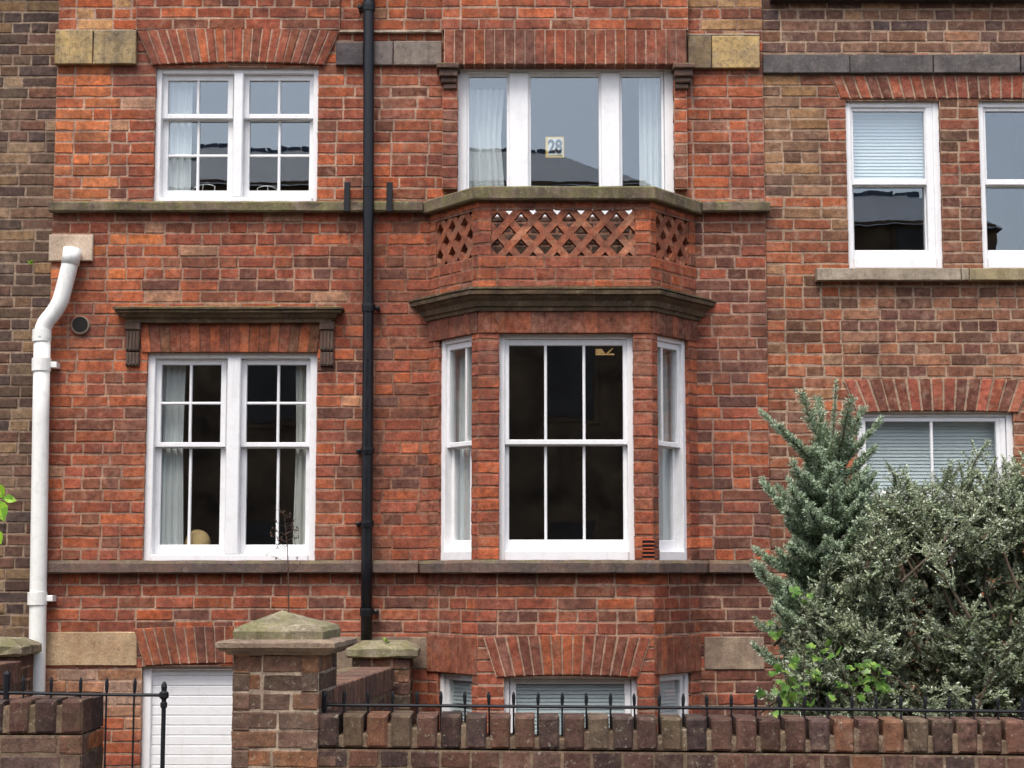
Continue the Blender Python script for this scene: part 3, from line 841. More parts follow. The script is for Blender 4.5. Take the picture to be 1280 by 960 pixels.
# fixtures on the wall
mb = MB(); rect(mb, FM, UX(62, 310), UX(117, 310), UZ(327), UZ(294), .028, .05, (1, 1, 1), .006, .001, .1); mb.build('pipe_plate', M['concrete'], house)
mb = MB(); x, z = U(101, 407); tube(mb, [(x, .02, z), (x, -.02, z), (x, -.025, z)], [.070, .070, .064], 18); mb.build('vent', M['concrete'], house)
vent = house.children[-1]
mb = MB(); tube(mb, [(x, .0, z + .006), (x, -.03, z + .006)], [.058, .058], 18); mb.build('vent_shade_disc', M['dark'], vent)  # solid near-black disc, the shade inside the vent put into its colour
for u in (434, 487):
    mb = MB(); a, b = UX(u - 3.8, 247, -.09), UX(u + 3.8, 247, -.09)
    rect(mb, FM, a, b, UZ(265, -.09), UZ(228, -.09), .105, .018, (.5, .5, .5), .004)
    rect(mb, FM, a + .008, b - .008, UZ(240, -.09), UZ(233, -.09), .09, .1, (.5, .5, .5), .003)
    mb.build('iron_bracket', M['iron'], house)

# rooms and roof
def room(root, x0, x1, z0, z1, y0=.03, y1=3.2):
    mb = MB()
    v = [(x0, y0, z0), (x1, y0, z0), (x1, y1, z0), (x0, y1, z0), (x0, y0, z1), (x1, y0, z1), (x1, y1, z1), (x0, y1, z1)]
    mb.add(v, [(0, 1, 2, 3)], m=1); mb.add(v, [(7, 6, 5, 4), (0, 3, 7, 4), (2, 1, 5, 6), (3, 2, 6, 7)])
    mb.build('room', [M['room'], M['roomfloor']], root)
xm = UX(480, 400)
zf1 = zbal - .07; zf0 = UZ(755)
for a, b in ((XL + .02, xm - .04), (xm + .04, XR - .02)):
    room(house, a, b, zf1 + .12, ZTOP - .1); room(house, a, b, zf0 + .12, zf1 - .12); room(house, a, b, -.05, zf0 - .1)
def roof_slab(root, x0, x1):
    mb = MB(); block(mb, x0, x1, -.25, 7.0, ZTOP, ZTOP + .15); mb.build('roof', M['slate'], root)
roof_slab(house, XL, XR)

# ------------------------------------------------------------------ the neighbours
FLN = Fr((0, .045), (1, 0)); XLL = UX(-150, 400)
left_house = thing('terraced_house', 'sooty dark brown brick house wall beside the white drainpipe', 'house', (XLL, 0.045, 0))
mb = MB(); brickwork(mb, FLN, XLL, XL + .012, 0, ZTOP, [], col_left, mort_left, tref=.02, crs=.0845)
mb.build('wall', M['brick_left'], left_house)
roof_slab(left_house, XLL, XL - .01)

XRR = UX(1440, 300)
FRN = Fr((0, .02), (1, 0))
right_house = thing('terraced_house', 'brown brick house with a grey stone lintel band behind the evergreen shrubs', 'house', (XRR, 0.02, 0))
H5, H6, H7 = hole(1059, 126, 1177, 335, .02), hole(1226, 126, 1345, 335, .02), hole(1073, 516, 1270, 705, .02)
mb = MB(); brickwork(mb, FRN, XR + .002, XRR, 0, ZTOP, [H5, H6, H7], col_right, mort_right, tref=.05, crs=.0855)
mb.build('wall', M['brick_right'], right_house)
stone_run('stone_band', 'stone_grey', FRN, [UX(953, 80), UX(1062, 80), UX(1166, 80), UX(1275, 80), UX(1440, 80)], UZ(92), UZ(69), .042, [(1, 1, 1), (.92, .92, .92), (1.05, 1.04, 1.02)], right_house)
stone_run('stone_band', 'stone_grey', FRN, [UX(962, 0), UX(1440, 0)], UZ(3), UZ(-25), .09, [(.35, .35, .35)], right_house)
stone_run('window_sill', 'stone_sillpale', FRN, [UX(1021, 342, -.07), UX(1202, 342, -.07), UX(1212, 342, -.07), UX(1400, 342, -.07)], UZ(350, -.07), UZ(335, -.07), .085, [(1, 1, 1), (1.1, 1.1, 1.1), (1.05, 1.05, .8)], right_house, .2)
rcol = lambda u, v: pick([(.45, C(150, 74, 62)), (.35, C(118, 66, 58)), (.2, C(166, 84, 64))])
house_arch('arch', FRN, UX(1050, 110), UX(1440, 110), UZ(122), UZ(94), .07, 29, .010, .13, rcol, mort_right, 0, .012, right_house, 'brick_right')
house_arch('arch', FRN, UX(1072, 500), UX(1274, 500), UZ(515), UZ(475), .10, 15, .012, .13, rcol, mort_right, .012, .013, right_house, 'brick_right')
def right_sash(h, um, vm):
    s0, s1, t0, t1 = h
    w = frame_mesh(right_house, FRN, s0 - .005, s1 + .005, t0, t1 + .01, -.035, .05, .05, .08)
    a, b = s0 + .045, s1 - .075
    mb = MB(); rect(mb, FRN, s1 - .10, s1 - .044, t0 + .075, t1 - .035, -.042, .08, (.5, .5, .5), .006); mb.build('sash_box', M['white'], w)
    m0, m1 = UZ(vm + 4, .1), UZ(vm - 3, .1)
    pan = sash_mesh(w, FRN, a - .012, b, m0, t1 - .035, -.055, .032, .032, m1 - m0)
    pan += sash_mesh(w, FRN, a - .012, b, t0 + .07, m0 + .012, -.1, .032, .018, .085)
    panes_mesh(w, FRN, pan); return w
right_sash(H5, 0, 228); right_sash(H6, 0, 228)
s0, s1, t0, t1 = H7
w = frame_mesh(right_house, FRN, s0 - .01, s1 + .01, t0, t1 + .02, -.04, .055, .045, .07)
xm7 = UX(1164.5, 570, .1)
mz = UZ(618, .1)
pan = sash_mesh(w, FRN, s0 + .045, s1 - .09, mz - .02, t1 - .03, -.055, .03, .03, .04, [xm7])
pan += sash_mesh(w, FRN, s0 + .045, s1 - .09, t0 + .065, mz - .008, -.1, .03, .02, .08, [xm7])
mb = MB(); rect(mb, FRN, s1 - .092, s1 - .05, t0 + .065, t1 - .03, -.047, .08, (.5, .5, .5), .006); mb.build('sash_box', M['white'], w)
panes_mesh(w, FRN, pan)
room(right_house, XR + .03, XRR - .05, UZ(420), ZTOP - .1, .055); room(right_house, XR + .03, XRR - .05, UZ(780), UZ(440), .055)
roof_slab(right_house, XR + .01, XRR)

# ------------------------------------------------------------------ curtains and blinds
def curtain(label, fr, s0, s1, t0, t1, n, group='white curtains in the windows', mat='curtain', folds=5, taper=0.0, amp=.018):
    mb = MB()
    ns, nt = folds * 9, 14
    ph = random.uniform(0, 6)
    vs = []
    for i in range(nt + 1):
        f = i / nt; t = t0 + (t1 - t0) * f
        for k in range(ns + 1):
            a = k / ns
            w = 1 - taper * (1 - abs(f - .6) * 1.2)
            s = s0 + (s1 - s0) * (a * w) if taper >= 0 else s1 - (s1 - s0) * ((1 - a) * (1 + taper * (1 - abs(f - .6) * 1.2)))
            d = amp * (math.sin(a * folds * 6.28 + ph + .5 * math.sin(f * 3 + a * 5)) + .45 * math.sin(a * folds * 14.1 + ph * 2 + f)) * (1 - .35 * f)
            vs.append(fr(s, t, n + d))
    fs = [(i * (ns + 1) + k, i * (ns + 1) + k + 1, (i + 1) * (ns + 1) + k + 1, (i + 1) * (ns + 1) + k) for i in range(nt) for k in range(ns)]
    mb.add(vs, fs)
    o = mb.build('curtain', M[mat], None, True, loc=fr((s0 + s1) / 2, t0, n))
    sm = o.modifiers.new('thick', 'SOLIDIFY'); sm.thickness = .002
    return tag(o, label, 'curtain', group)
g = .19
curtain('white curtain inside the upper two-light window of the red house', FM, UX(203, 170, g), UX(240, 170, g), H1[2] - .05, H1[3] + .05, -g, folds=4)
curtain('white gathered curtain nearer the white drainpipe in the hooded window', FM, UX(196, 570, g), UX(233, 570, g), H3[2] - .05, H3[3] + .05, -g, folds=4, taper=.12)
curtain('narrow white curtain nearer the black drainpipe in the hooded window', FM, UX(366, 570, g), UX(392, 570, g), H3[2] - .05, H3[3] + .05, -g, mat='net', folds=3, taper=-.15)
curtain('white curtain behind the balcony window on the black drainpipe side', FM, UX(580, 160, .16), UX(636, 160, .16), H2[2] + .02, UZ(112, .16), -.16, folds=6, taper=.18)
curtain('white curtain behind the balcony window on the brown house side', FM, UX(799, 160, .16), UX(838, 160, .16), H2[2] + .02, H2[3], -.16, folds=5)
curtain('white curtain in the narrow bay side window facing the black drainpipe', FBL, .05, .42, WS[2], WS[3], -.165, mat='curtain', folds=5, taper=.12)
curtain('white curtain in the narrow bay side window facing the shrubs', FBR, SL - .42, SL - .05, WS[2], WS[3], -.165, mat='curtain', folds=5, taper=-.12)

def blind(label, fr, s0, s1, t0, t1, n, pitch=.0262, group='venetian blinds'):
    loc = fr((s0 + s1) / 2, t0, n)
    r = thing('blind', label, 'blind', loc, group)
    mb = MB()
    t = t0
    while t < t1 - .03:
        dz, dn = .0132, .005
        a, b = s0 + jit(.001), s1 + jit(.001)
        vs = [fr(a, t, n + dn), fr(b, t, n + dn), fr(b, t + dz, n + .001), fr(a, t + dz, n + .001), fr(a, t + 2 * dz, n - dn), fr(b, t + 2 * dz, n - dn)]
        lo = [fr(a, t - .0012, n + dn - .001), fr(b, t - .0012, n + dn - .001), fr(b, t + 2 * dz - .0012, n - dn - .001), fr(a, t + 2 * dz - .0012, n - dn - .001)]
        mb.add(vs + lo, [(0, 1, 2, 3), (3, 2, 5, 4), (9, 8, 7, 6), (6, 7, 1, 0)])
        t += pitch
    mb.build('slats', M['blind'], r)
    mb = MB(); rect(mb, fr, s0 - .005, s1 + .005, t1 - .03, t1, n + .018, .036); mb.build('head_rail', M['blind'], r)
    mb = MB(); rect(mb, fr, s0, s1, t0 - .022, t0 - .006, n + .008, .016); mb.build('bottom_rail', M['blind'], r)
    return r
blind('pale blind half lowered in the narrow upper sash window of the brown house', FRN, UX(1066, 180, .2), UX(1160, 180, .2), UZ(229, .2), H5[3] + .03, -.17)
blind('pale blind behind the shrubs in the wide lower window of the brown house', FRN, UX(1076, 570, .2), UX(1262, 570, .2), UZ(628, .2), H7[3] + .03, -.17)
blind('pale blind in the wide middle basement window of the bay', FB, WFB[0] + .02, WFB[1] - .02, .14, WFB[3], -.118)
blind('pale blind in the slim basement window on the black drainpipe side of the bay', FBL, WSB[0] + .02, WSB[1] + .02, .14, WSB[3], -.092)
blind('pale blind in the slim basement window on the shrub side of the bay', FBR, SL - WSB[1] - .02, SL - WSB[0] - .02, .14, WSB[3], -.092)

# small things in the windows
def wire_rack(label, u0, u1, vt, vb, lean):
    Y = .19
    x0, zb_ = U(u0, vb, Y); x1, _ = U(u1, vb, Y); zt_ = UZ(vt, Y)
    r = thing('wire_rack', label, 'wire rack', ((x0 + x1) / 2, Y, zb_ - .1), 'white wire racks on the upper sill')
    mb = MB()
    pts = [(x0, Y, zb_ - .1)] + [(x0 + (x1 - x0) * f, Y + .01, zb_ + (zt_ - zb_) * (1 - (2 * abs(f - lean)) ** 2.4 * .45)) for f in (0.02, .15, .3, .5, .7, .85, .98)] + [(x1 - .02, Y, zb_ - .1)]
    tube(mb, pts, .0042, 6); mb.build('hoop', M['wire'], r)
    mb = MB(); xm_ = x0 + (x1 - x0) * .5
    tube(mb, [(xm_ - .05 * (lean - .5) * 6, Y + .01, zb_ - .1), (xm_, Y + .012, zb_ + (zt_ - zb_) * .97)], .0036, 6); mb.build('stay', M['wire'], r)
    mb = MB(); block(mb, x0 - .02, x1 + .02, Y - .05, Y + .07, zb_ - .125, zb_ - .1); mb.build('base', M['wire'], r)
wire_rack('white curved wire rack nearer the curtain on the upper window sill', 238.5, 269, 230, 242, .6)
wire_rack('white curved wire rack behind the curtainless half of the upper window', 321, 347, 232, 242, .45)
mb = MB(); x, z = U(247, 672, .26)
vs, fs = [], []
for i in range(7):
    for k in range(14):
        a = 2 * math.pi * k / 14; q = i / 6
        vs.append((x + math.cos(a) * .10 * math.sin(q * 1.57 + .02) * (1 + .05 * math.sin(a * 3)), .26 + math.sin(a) * .08 * math.sin(q * 1.57 + .02), z - .07 + .125 * math.cos(q * 1.57) ** .8 + .006 * math.sin(a * 2)))
for i in range(6):
    for k in range(14): fs.append((i * 14 + k, (i + 1) * 14 + k, (i + 1) * 14 + (k + 1) % 14, i * 14 + (k + 1) % 14))
mb.add(vs, fs); o = mb.build('cushion', M['straw'], None, True, loc=(x, .26, z - .08)); tag(o, 'tan rounded cushion peeping over the bottom rail of the hooded window', 'cushion')

# number plate in the balcony window
Yp = .092
x0, z0 = U(682, 197, Yp); x1, z1 = U(705, 171, Yp)
plate = thing('number_plate', 'small yellow bordered number plate behind the balcony glass', 'number plate', ((x0 + x1) / 2, Yp, z0))
FP = Fr((0, Yp), (1, 0))
mb = MB(); rect(mb, FP, x0, x1, z0, z1, 0, .006, (.5, .5, .5), .002); mb.build('border', M['yellow'], plate)
mb = MB(); rect(mb, FP, x0 + .018, x1 - .012, z0 + .018, z1 - .015, .003, .006, (.5, .5, .5), .001); mb.build('face', M['whitep'], plate)
def text_mesh(body, size, name, mat, parent, loc):
    cu = bpy.data.curves.new(name, 'FONT'); cu.body = body; cu.size = size; cu.align_x = 'CENTER'; cu.align_y = 'CENTER'
    cu.extrude = .001; cu.offset = .0045
    tmp = bpy.data.objects.new('tmp_text', cu); COL.objects.link(tmp)
    bpy.context.view_layer.update()
    me = bpy.data.meshes.new_from_object(tmp.evaluated_get(bpy.context.evaluated_depsgraph_get()))
    bpy.data.objects.remove(tmp); bpy.data.curves.remove(cu)
    me.materials.clear(); me.materials.append(mat)
    o = bpy.data.objects.new(name, me); put(o, parent)
    rl = root_of(parent).location
    o.location = (loc[0] - rl.x, loc[1] - rl.y, loc[2] - rl.z); o.rotation_euler = (math.pi / 2, 0, 0)
    return o
t = text_mesh('28', .125, 'numerals', M['blackp'], plate, ((x0 + x1) / 2 + .002, Yp - .0045, (z0 + z1) / 2))
t.scale = (.86, 1.12, 1)
# paper strip in the bay window
Yq = -BP + .1
FQ = Fr((0, Yq), (1, 0))
x0, z0 = U(744.5, 444, Yq); x1, z1 = U(768, 437, Yq)
mb = MB()
rect(mb, FQ, x0, x1, z0, z0 + .012, 0, .003, (.5, .5, .5), .001)
slab(mb, FQ, (x0, z0 + .013), (x0 + .07, z0 + .013), (x0 + .045, z1 + .006), (x0, z1 + .004), .001, .003, (.5, .5, .5), .001, 0)
slab(mb, FQ, (x0 + .075, z0 + .013), (x0 + .095, z0 + .013), (x0 + .13, z1 + .012), (x0 + .12, z1 + .012), .001, .003, (.5, .5, .5), .001, 0)
o = mb.build('paper_strip', M['paper'], None, loc=(x0, Yq, z0)); tag(o, 'torn tan paper strip stuck high inside the middle bay window', 'paper')

# ------------------------------------------------------------------ drainpipes
wp = thing('drainpipe', 'white plastic drainpipe bending out of a cement plate beside the dark brown house', 'drainpipe', (UX(47, 850), -.1, 0))
def w(u, v, Y): x, z = U(u, v, Y); return (x, Y, z)
r = .061
P_ = [w(90.5, 313, -.09), w(89.3, 322, -.095), w(85, 340, -.1), w(79.5, 362, -.1), w(74.5, 378, -.1), w(66, 392, -.1), w(58, 402, -.1), w(54, 411, -.1), w(53, 420, -.1)]
def smooth_path(p, n=4):
    p = [Vector(q) for q in p]; out = []
    for i in range(len(p) - 1):
        a, b, c, d = p[max(i - 1, 0)], p[i], p[i + 1], p[min(i + 2, len(p) - 1)]
        for k in range(n):
            t = k / n
            out.append(.5 * ((2 * b) + (c - a) * t + (2 * a - 5 * b + 4 * c - d) * t * t + (3 * b - a - 3 * c + d) * t ** 3))
    out.append(p[-1]); return out
mb = MB(); tube(mb, smooth_path(P_), r, 20); mb.build('swan_neck', M['plastic'], wp, True)
mb = MB(); tube(mb, [w(90.7, 311, -.085), w(87.6, 331, -.097)], r * 1.10, 20); mb.build('socket', M['plastic'], wp, True)
mb = MB(); xg, _, zg = w(45, 880, -.1); tube(mb, [w(53, 414, -.1), w(51, 520, -.1), w(48.5, 690, -.1), w(45.5, 880, -.1), (xg - .02, -.1, 0)], r, 20); mb.build('pipe', M['plastic'], wp, True)
for (u, v, hh) in ((52.5, 418, 6), (52.2, 424, 3)):
    mb = MB(); tube(mb, [w(u, v - hh, -.1), w(u, v + hh, -.1)], r * 1.13, 20); mb.build('collar', M['plastic'], wp, False)
for (u, v) in ((51.7, 456), (46.5, 748)):
    mb = MB(); tube(mb, [w(u + .3, v - 8, -.1), w(u, v + 8, -.1)], r * 1.15, 20)
    x, _, z = w(u, v, -.1); rect(mb, FM, x + .05, x + .115, z - .022, z + .022, .11, .10, (.5, .5, .5), .004)
    mb.build('bracket', M['plastic'], wp)

bp = thing('drainpipe', 'tall black cast drainpipe running down the middle of the red house', 'drainpipe', (UX(458, 800), -.085, 0))
Yb = -.085; rb = .041
zt_ = ZTOP
mb = MB(); tube(mb, [(UX(461, 0, Yb), Yb, zt_), w(461, 10, Yb), w(460.5, 385, Yb), w(458.5, 700, Yb), w(458, 800, Yb)], rb, 20); mb.build('pipe', M['black'], bp, True)
for (u, v, hh, sgn) in ((461, 9, 5, -1), (460.6, 385, 5, 1), (459.6, 564, 4, -1), (459, 655, 4, -1), (458.4, 765, 5, 1)):
    mb = MB(); tube(mb, [w(u, v - hh, Yb), w(u, v - hh * .4, Yb), w(u, v + hh, Yb)], [rb * 1.22, rb * 1.25, rb * 1.18], 20)
    x, _, z = w(u, v, Yb)
    tube(mb, [(x, Yb + .02, z), (x + sgn * .07, Yb + .03, z)], .011, 8); tube(mb, [(x + sgn * .068, .0, z), (x + sgn * .068, Yb - .012, z), (x + sgn * .068, Yb - .018, z)], [.017, .017, .009], 10)
    mb.build('bracket', M['black'], bp)
mb = MB(); tube(mb, [w(460.8, 227, Yb), w(460.8, 234, Yb)], rb * 1.1, 20); mb.build('collar', M['black'], bp)

# ------------------------------------------------------------------ garden walls, piers, railings
YF = -4.65
def wall_block(mb, x0, x1, y0, y1, z0, z1, cf, mf, crs=.0862, tref=0.0):
    """free-standing brick wall: four faces of bricks"""
    args = dict(tref=tref, crs=crs, depth=.08)
    brickwork(mb, Fr((0, y0), (1, 0)), x0, x1, z0, z1, [], cf, mf, ends=(False, False), **args)
    brickwork(mb, Fr((x1, 0), (0, 1)), y0, y1, z0, z1, [], cf, mf, **args)
    brickwork(mb, Fr((x0, 0), (0, -1)), -y1, -y0, z0, z1, [], cf, mf, **args)
    brickwork(mb, Fr((0, y1), (-1, 0)), -x1, -x0, z0, z1, [], cf, mf, **args)
    flat_z = z1 - .004
    mb.add([(x0 + .006, y0 + .006, flat_z), (x1 - .006, y0 + .006, flat_z), (x1 - .006, y1 - .006, flat_z), (x0 + .006, y1 - .006, flat_z)], [(0, 1, 2, 3)], mf(0, 0), 1.0)

def coping_bricks(mb, xs, y0, y1, z0, z1, w, cf):
    for x in xs:
        q = jit(.003)
        block(mb, x + q - w / 2, x + q + w / 2, y0 + jit(.003), y1 + jit(.003), z0, z1 + jit(.003), cf(0, 0), .012, .002)

# pier first
px0, px1 = UX(288, 900, YF), UX(397.5, 900, YF)
pier = thing('gate_pier', 'square brick gate pier with a pyramid stone cap beside the white boarded door', 'pier', (px1, YF, 0))
pier.rotation_euler.z = math.radians(-5)
zcap = UZ(818, YF)
mb = MB(); wall_block(mb, px0, px1, YF, YF + .45, 0, zcap + .03, col_pier, mort_pier, .0868, zcap)
mb.build('shaft', M['brick_front'], pier)
Yc = YF - .06
mb = MB()
cx0, cx1, cy0, cy1 = UX(268, 808, Yc), UX(420, 808, Yc), YF - .065, YF + .515
za, zb_, zc_, zd = zcap - .003, UZ(812, Yc), UZ(806, Yc), UZ(802, Yc)
def ring(ins, z): return [(cx0 + ins, cy0 + ins, z), (cx1 - ins, cy0 + ins, z), (cx1 - ins, cy1 - ins, z), (cx0 + ins, cy1 - ins, z)]
def loft(mb, rings, top=None, seg=6, j=.002):
    """square rings joined, each side cut into short pieces with worn edges"""
    R = []
    for r_ in rings:
        pts = []
        for i in range(4):
            a, b = Vector(r_[i]), Vector(r_[(i + 1) % 4])
            for k in range(seg): pts.append(a.lerp(b, k / seg) + Vector((jit(j), jit(j), jit(j))))
        R.append(pts)
    n = seg * 4
    vs = [tuple(p) for q in R for p in q]; fs = []
    for i in range(len(R) - 1):
        for k in range(n): fs.append((i * n + k, i * n + (k + 1) % n, (i + 1) * n + (k + 1) % n, (i + 1) * n + k))
    fs.append(tuple(range(n - 1, -1, -1)))
    if top is not None:
        vs.append(top); b = (len(R) - 1) * n
        for k in range(n): fs.append((b + k, b + (k + 1) % n, len(vs) - 1))
    else: fs.append(tuple((len(R) - 1) * n + k for k in range(n)))
    mb.add(vs, fs, (1, 1, 1))
loft(mb, [ring(.05, za), ring(.038, zb_ - .012), ring(.02, zb_ - .008), ring(.014, zb_), ring(.0, zb_ + .008), ring(.0, zd - .008), ring(.014, zd), ring(.06, zd + .006)])
cap = mb.build('cap', M['stone_tan'], pier)
mb = MB()
ins = .069; ztb = UZ(784, YF)
apex = (UX(347, 764, YF + .22), YF + .225, UZ(763, YF + .22))
loft(mb, [ring(ins, zd + .002), ring(ins - .002, ztb - .02), ring(ins + .012, ztb), [tuple(Vector(q).lerp(Vector(apex), .5)) for q in ring(ins + .012, ztb)]], apex)
mb.build('pyramid', M['stone_cap'], cap)

# low front wall with brick-on-edge coping
gz1 = UZ(893, YF); gz0 = UZ(936, YF)
gx0, gx1 = px1 + .002, UX(1520, 900, YF)
KSH = -.010
pitch = 30.72 * (UX(700, 900, YF) - UX(600, 900, YF)) / 100
gw = thing('garden_wall', 'low dark brick front wall with spaced upright coping bricks below the shrubs', 'wall', (gx0, YF, 0))
mb = MB(); wall_block(mb, gx0, gx1, YF, YF + .23, 0, gz0, col_front, mort_front, .088, gz0)
mb.build('wall', M['brick_front'], gw, shear=(KSH, gx0))
xs = []; x = UX(410.5, 900, YF)
while x < gx1 - .05: xs.append(x); x += pitch
mb = MB(); coping_bricks(mb, xs, YF + .002, YF + .225, gz0 + .006, gz1, .094, col_front)
for x in xs[:-1]: block(mb, x + .04, x + pitch - .04, YF + .012, YF + .215, gz0 + .004, gz0 + .085 + jit(.03), mort_front(0, 0), .006, .003)
mb.build('coping', M['brick_front'], gw, shear=(KSH, gx0))

YR = YF + .115
def railing(label, loc, rail_pts, spikes, tip, post=None, low=0.0):
    r = thing('iron_railing', label, 'railing', loc, 'iron railings on the front walls')
    mb = MB(); tube(mb, rail_pts, .0078, 8); mb.build('rail', M['iron'], r)
    for (x, z, zl_) in spikes:
        mb = MB(); y = YR + jit(.003); lx = jit(.004)
        tube(mb, [(x, y, zl_), (x + lx * .3, y, z - .002), (x + lx * .5, y, z + .012)], .0046, 7)
        tube(mb, [(x + lx * .5, y, z + .008), (x + lx * .6, y, z + .02), (x + lx * .8, y, z + .045), (x + lx, y, z + tip * .8), (x + lx, y, z + tip)], [.0055, .0078, .0088, .0078, .0035], 8)
        mb.build('spike', M['iron'], r)
    return r
rx0, rz0 = U(412, 881, YR); rx1, rz1 = U(1280, 890, YR); sl = (rz1 - rz0) / (rx1 - rx0)
xe = gx1 - .02
def rz(x): return rz0 + sl * (x - rx0)
sp = []
for i, x in enumerate(xs[:-1]):
    xx = x + pitch * .5 + .004
    sp.append((xx, rz(xx), gz0 + KSH * (xx - gx0) - .01))
rail = railing('black spiked iron railing set in the coping of the long front wall', (rx0, YR, gz0), [(px1 - .01, YR, rz0), (rx0 + .2, YR, rz(rx0 + .2)), (1.0, YR, rz(1.0) + .004), (xe, YR, rz(xe))], sp, .068)
mb = MB(); zb_ = rz0
rect(mb, Fr((0, YR), (1, 0)), px1 + .0, px1 + .028, zb_ - .05, zb_ + .045, .02, .04, (.5, .5, .5), .005)
tube(mb, [(px1 + .014, YR, zb_ + .04), (px1 + .014, YR, zb_ + .065)], [.02, .008], 8)
mb.build('wall_plate', M['iron'], rail)

# front wall on the other side of the gateway
lx1 = UX(103, 900, YF); lx0 = UX(-150, 900, YF)
lz1, lz0 = UZ(876, YF), UZ(919, YF)
lw = thing('garden_wall', 'thick brick front wall stub ending at the gateway below the white drainpipe', 'wall', (lx0, YF, 0))
lcf = lambda u, v: pick([(.32, C(96, 72, 60)), (.22, C(82, 64, 60)), (.26, C(116, 80, 62)), (.12, C(176, 98, 56))])
mb = MB(); wall_block(mb, lx0, lx1, YF, YF + .42, 0, lz0, lcf, mort_front, .088, lz0); mb.build('wall', M['brick_front'], lw)
xs = []; x = lx1 - .052
while x > lx0: xs.append(x); x -= 32.5 * pitch / 30.72
mb = MB()
coping_bricks(mb, xs, YF + .002, YF + .205, lz0 + .006, lz1, .098, col_front)
for k, x in enumerate(xs):
    block(mb, x - .05, x + .05, YF + .215, YF + .42, lz0 + .006, lz1 - .004 + jit(.003), col_front(0, 0), .012, .002)
    block(mb, x - .085, x - .04, YF + .012, YF + .41, lz0 + .004, lz1 - .022, mort_front(0, 0), .006, .003)
mb.build('coping', M['brick_front'], lw)
ra, rza = U(-10, 865, YR); rb_, rzb = U(205, 869, YR)
def rz2(x): return rza + (rzb - rza) * (x - ra) / (rb_ - ra)
sp = []
for u in (-6, 29.5, 64, 100.5): x = UX(u, 870, YR); sp.append((x, rz2(x), lz1 - .04))
for u in (133, 167.5): x = UX(u, 870, YR); sp.append((x, rz2(x), .08))
rail2 = railing('black spiked iron railing reaching past the wall stub to a knobbed post', (ra, YR, lz1), [(UX(-60, 865, YR), YR, rz2(UX(-60, 865, YR))), (ra + .4, YR, rz2(ra + .4) - .003), (rb_, YR, rzb)], sp, .075)
mb = MB(); xq = UX(8.5, 850, YR)
tube(mb, [(xq, YR, lz1 - .03), (xq, YR, rz2(xq)), (xq, YR, rz2(xq) + .085), (xq, YR, rz2(xq) + .1)], [.014, .014, .016, .006], 8); mb.build('stay', M['iron'], rail2)
mb = MB()
tube(mb, [(rb_, YR, .0), (rb_, YR, rzb - .06), (rb_, YR, rzb - .055), (rb_, YR, rzb - .035), (rb_, YR, rzb - .03), (rb_, YR, rzb - .02), (rb_, YR, rzb - .01), (rb_, YR, rzb + .012), (rb_, YR, rzb + .02), (rb_, YR, rzb + .04), (rb_, YR, rzb + .055), (rb_, YR, rzb + .064)],
     [.0105, .0105, .016, .016, .011, .011, .022, .022, .012, .0145, .010, .003], 12)
mb.build('post', M['iron'], rail2)

# side wall running back to the house, with its end pier
def side_wall(label, xa, xb, ya, yb, za_, zb2, wd, capx, cap_z, capy, tint, ext=True):
    r = thing('boundary_wall', label, 'wall', (xa, ya, 0))
    mb = MB()
    d = (xb - xa, yb - ya); L = math.hypot(*d)
    fr = Fr((xa, ya), d)
    hh = .15
    zl_ = min(za_, zb2) - hh
    brickwork(mb, fr, 0, L, 0, zl_, [], col_front, mort_front, tref=zl_, depth=.08)
    fr2 = Fr((xb - wd, yb), (-d[0], -d[1]))
    brickwork(mb, fr2, 0, L, 0, zl_, [], col_front, mort_front, tref=zl_, depth=.08)
    # packing under the sloping coping
    mb.add([fr(0, zl_ - .01, -.004), fr(L, zl_ - .01, -.004), fr(L, zb2 - .05, -.004), fr(0, za_ - .05, -.004), fr(0, zl_ - .01, -wd + .004), fr(L, zl_ - .01, -wd + .004), fr(L, zb2 - .05, -wd + .004), fr(0, za_ - .05, -wd + .004)],
           [(0, 1, 2, 3), (3, 2, 6, 7), (7, 6, 5, 4), (0, 3, 7, 4), (1, 5, 6, 2)], mort_front(0, 0), 1.0)
    mb.build('wall', M['brick_front'], r)
    mb = MB(); n = int(L / .088)
    for i in range(n):
        a, b = L * i / n + .003, L * (i + 1) / n - .003
        z = za_ + (zb2 - za_) * (i + .5) / n
        slab(mb, fr, (a, z - hh), (b, z - hh), (b, z), (a, z), .004, wd * .62, pick([(.5, C(122, 84, 68)), (.3, C(106, 76, 64)), (.2, C(98, 72, 66))]), .006, .002, .08, 1, .002)
        if i % 3 == 0:
            b3 = L * min(i + 3, n) / n - .004
            slab(mb, fr, (a, z - hh), (b3, z - hh), (b3, z - .006), (a, z - .006), -wd * .63, wd * .37, pick([(1, C(128, 108, 86)), (1, C(112, 100, 76))]), .008, .003, .1, 1, .002)
    mb.build('coping', M['brick_front'], r)
    return r
side_wall('sloping brick side wall from the gate pier to the house foot', -.870, -.838, YF + .47, -.46, 1.045, .935, .34, None, None, None, 0)
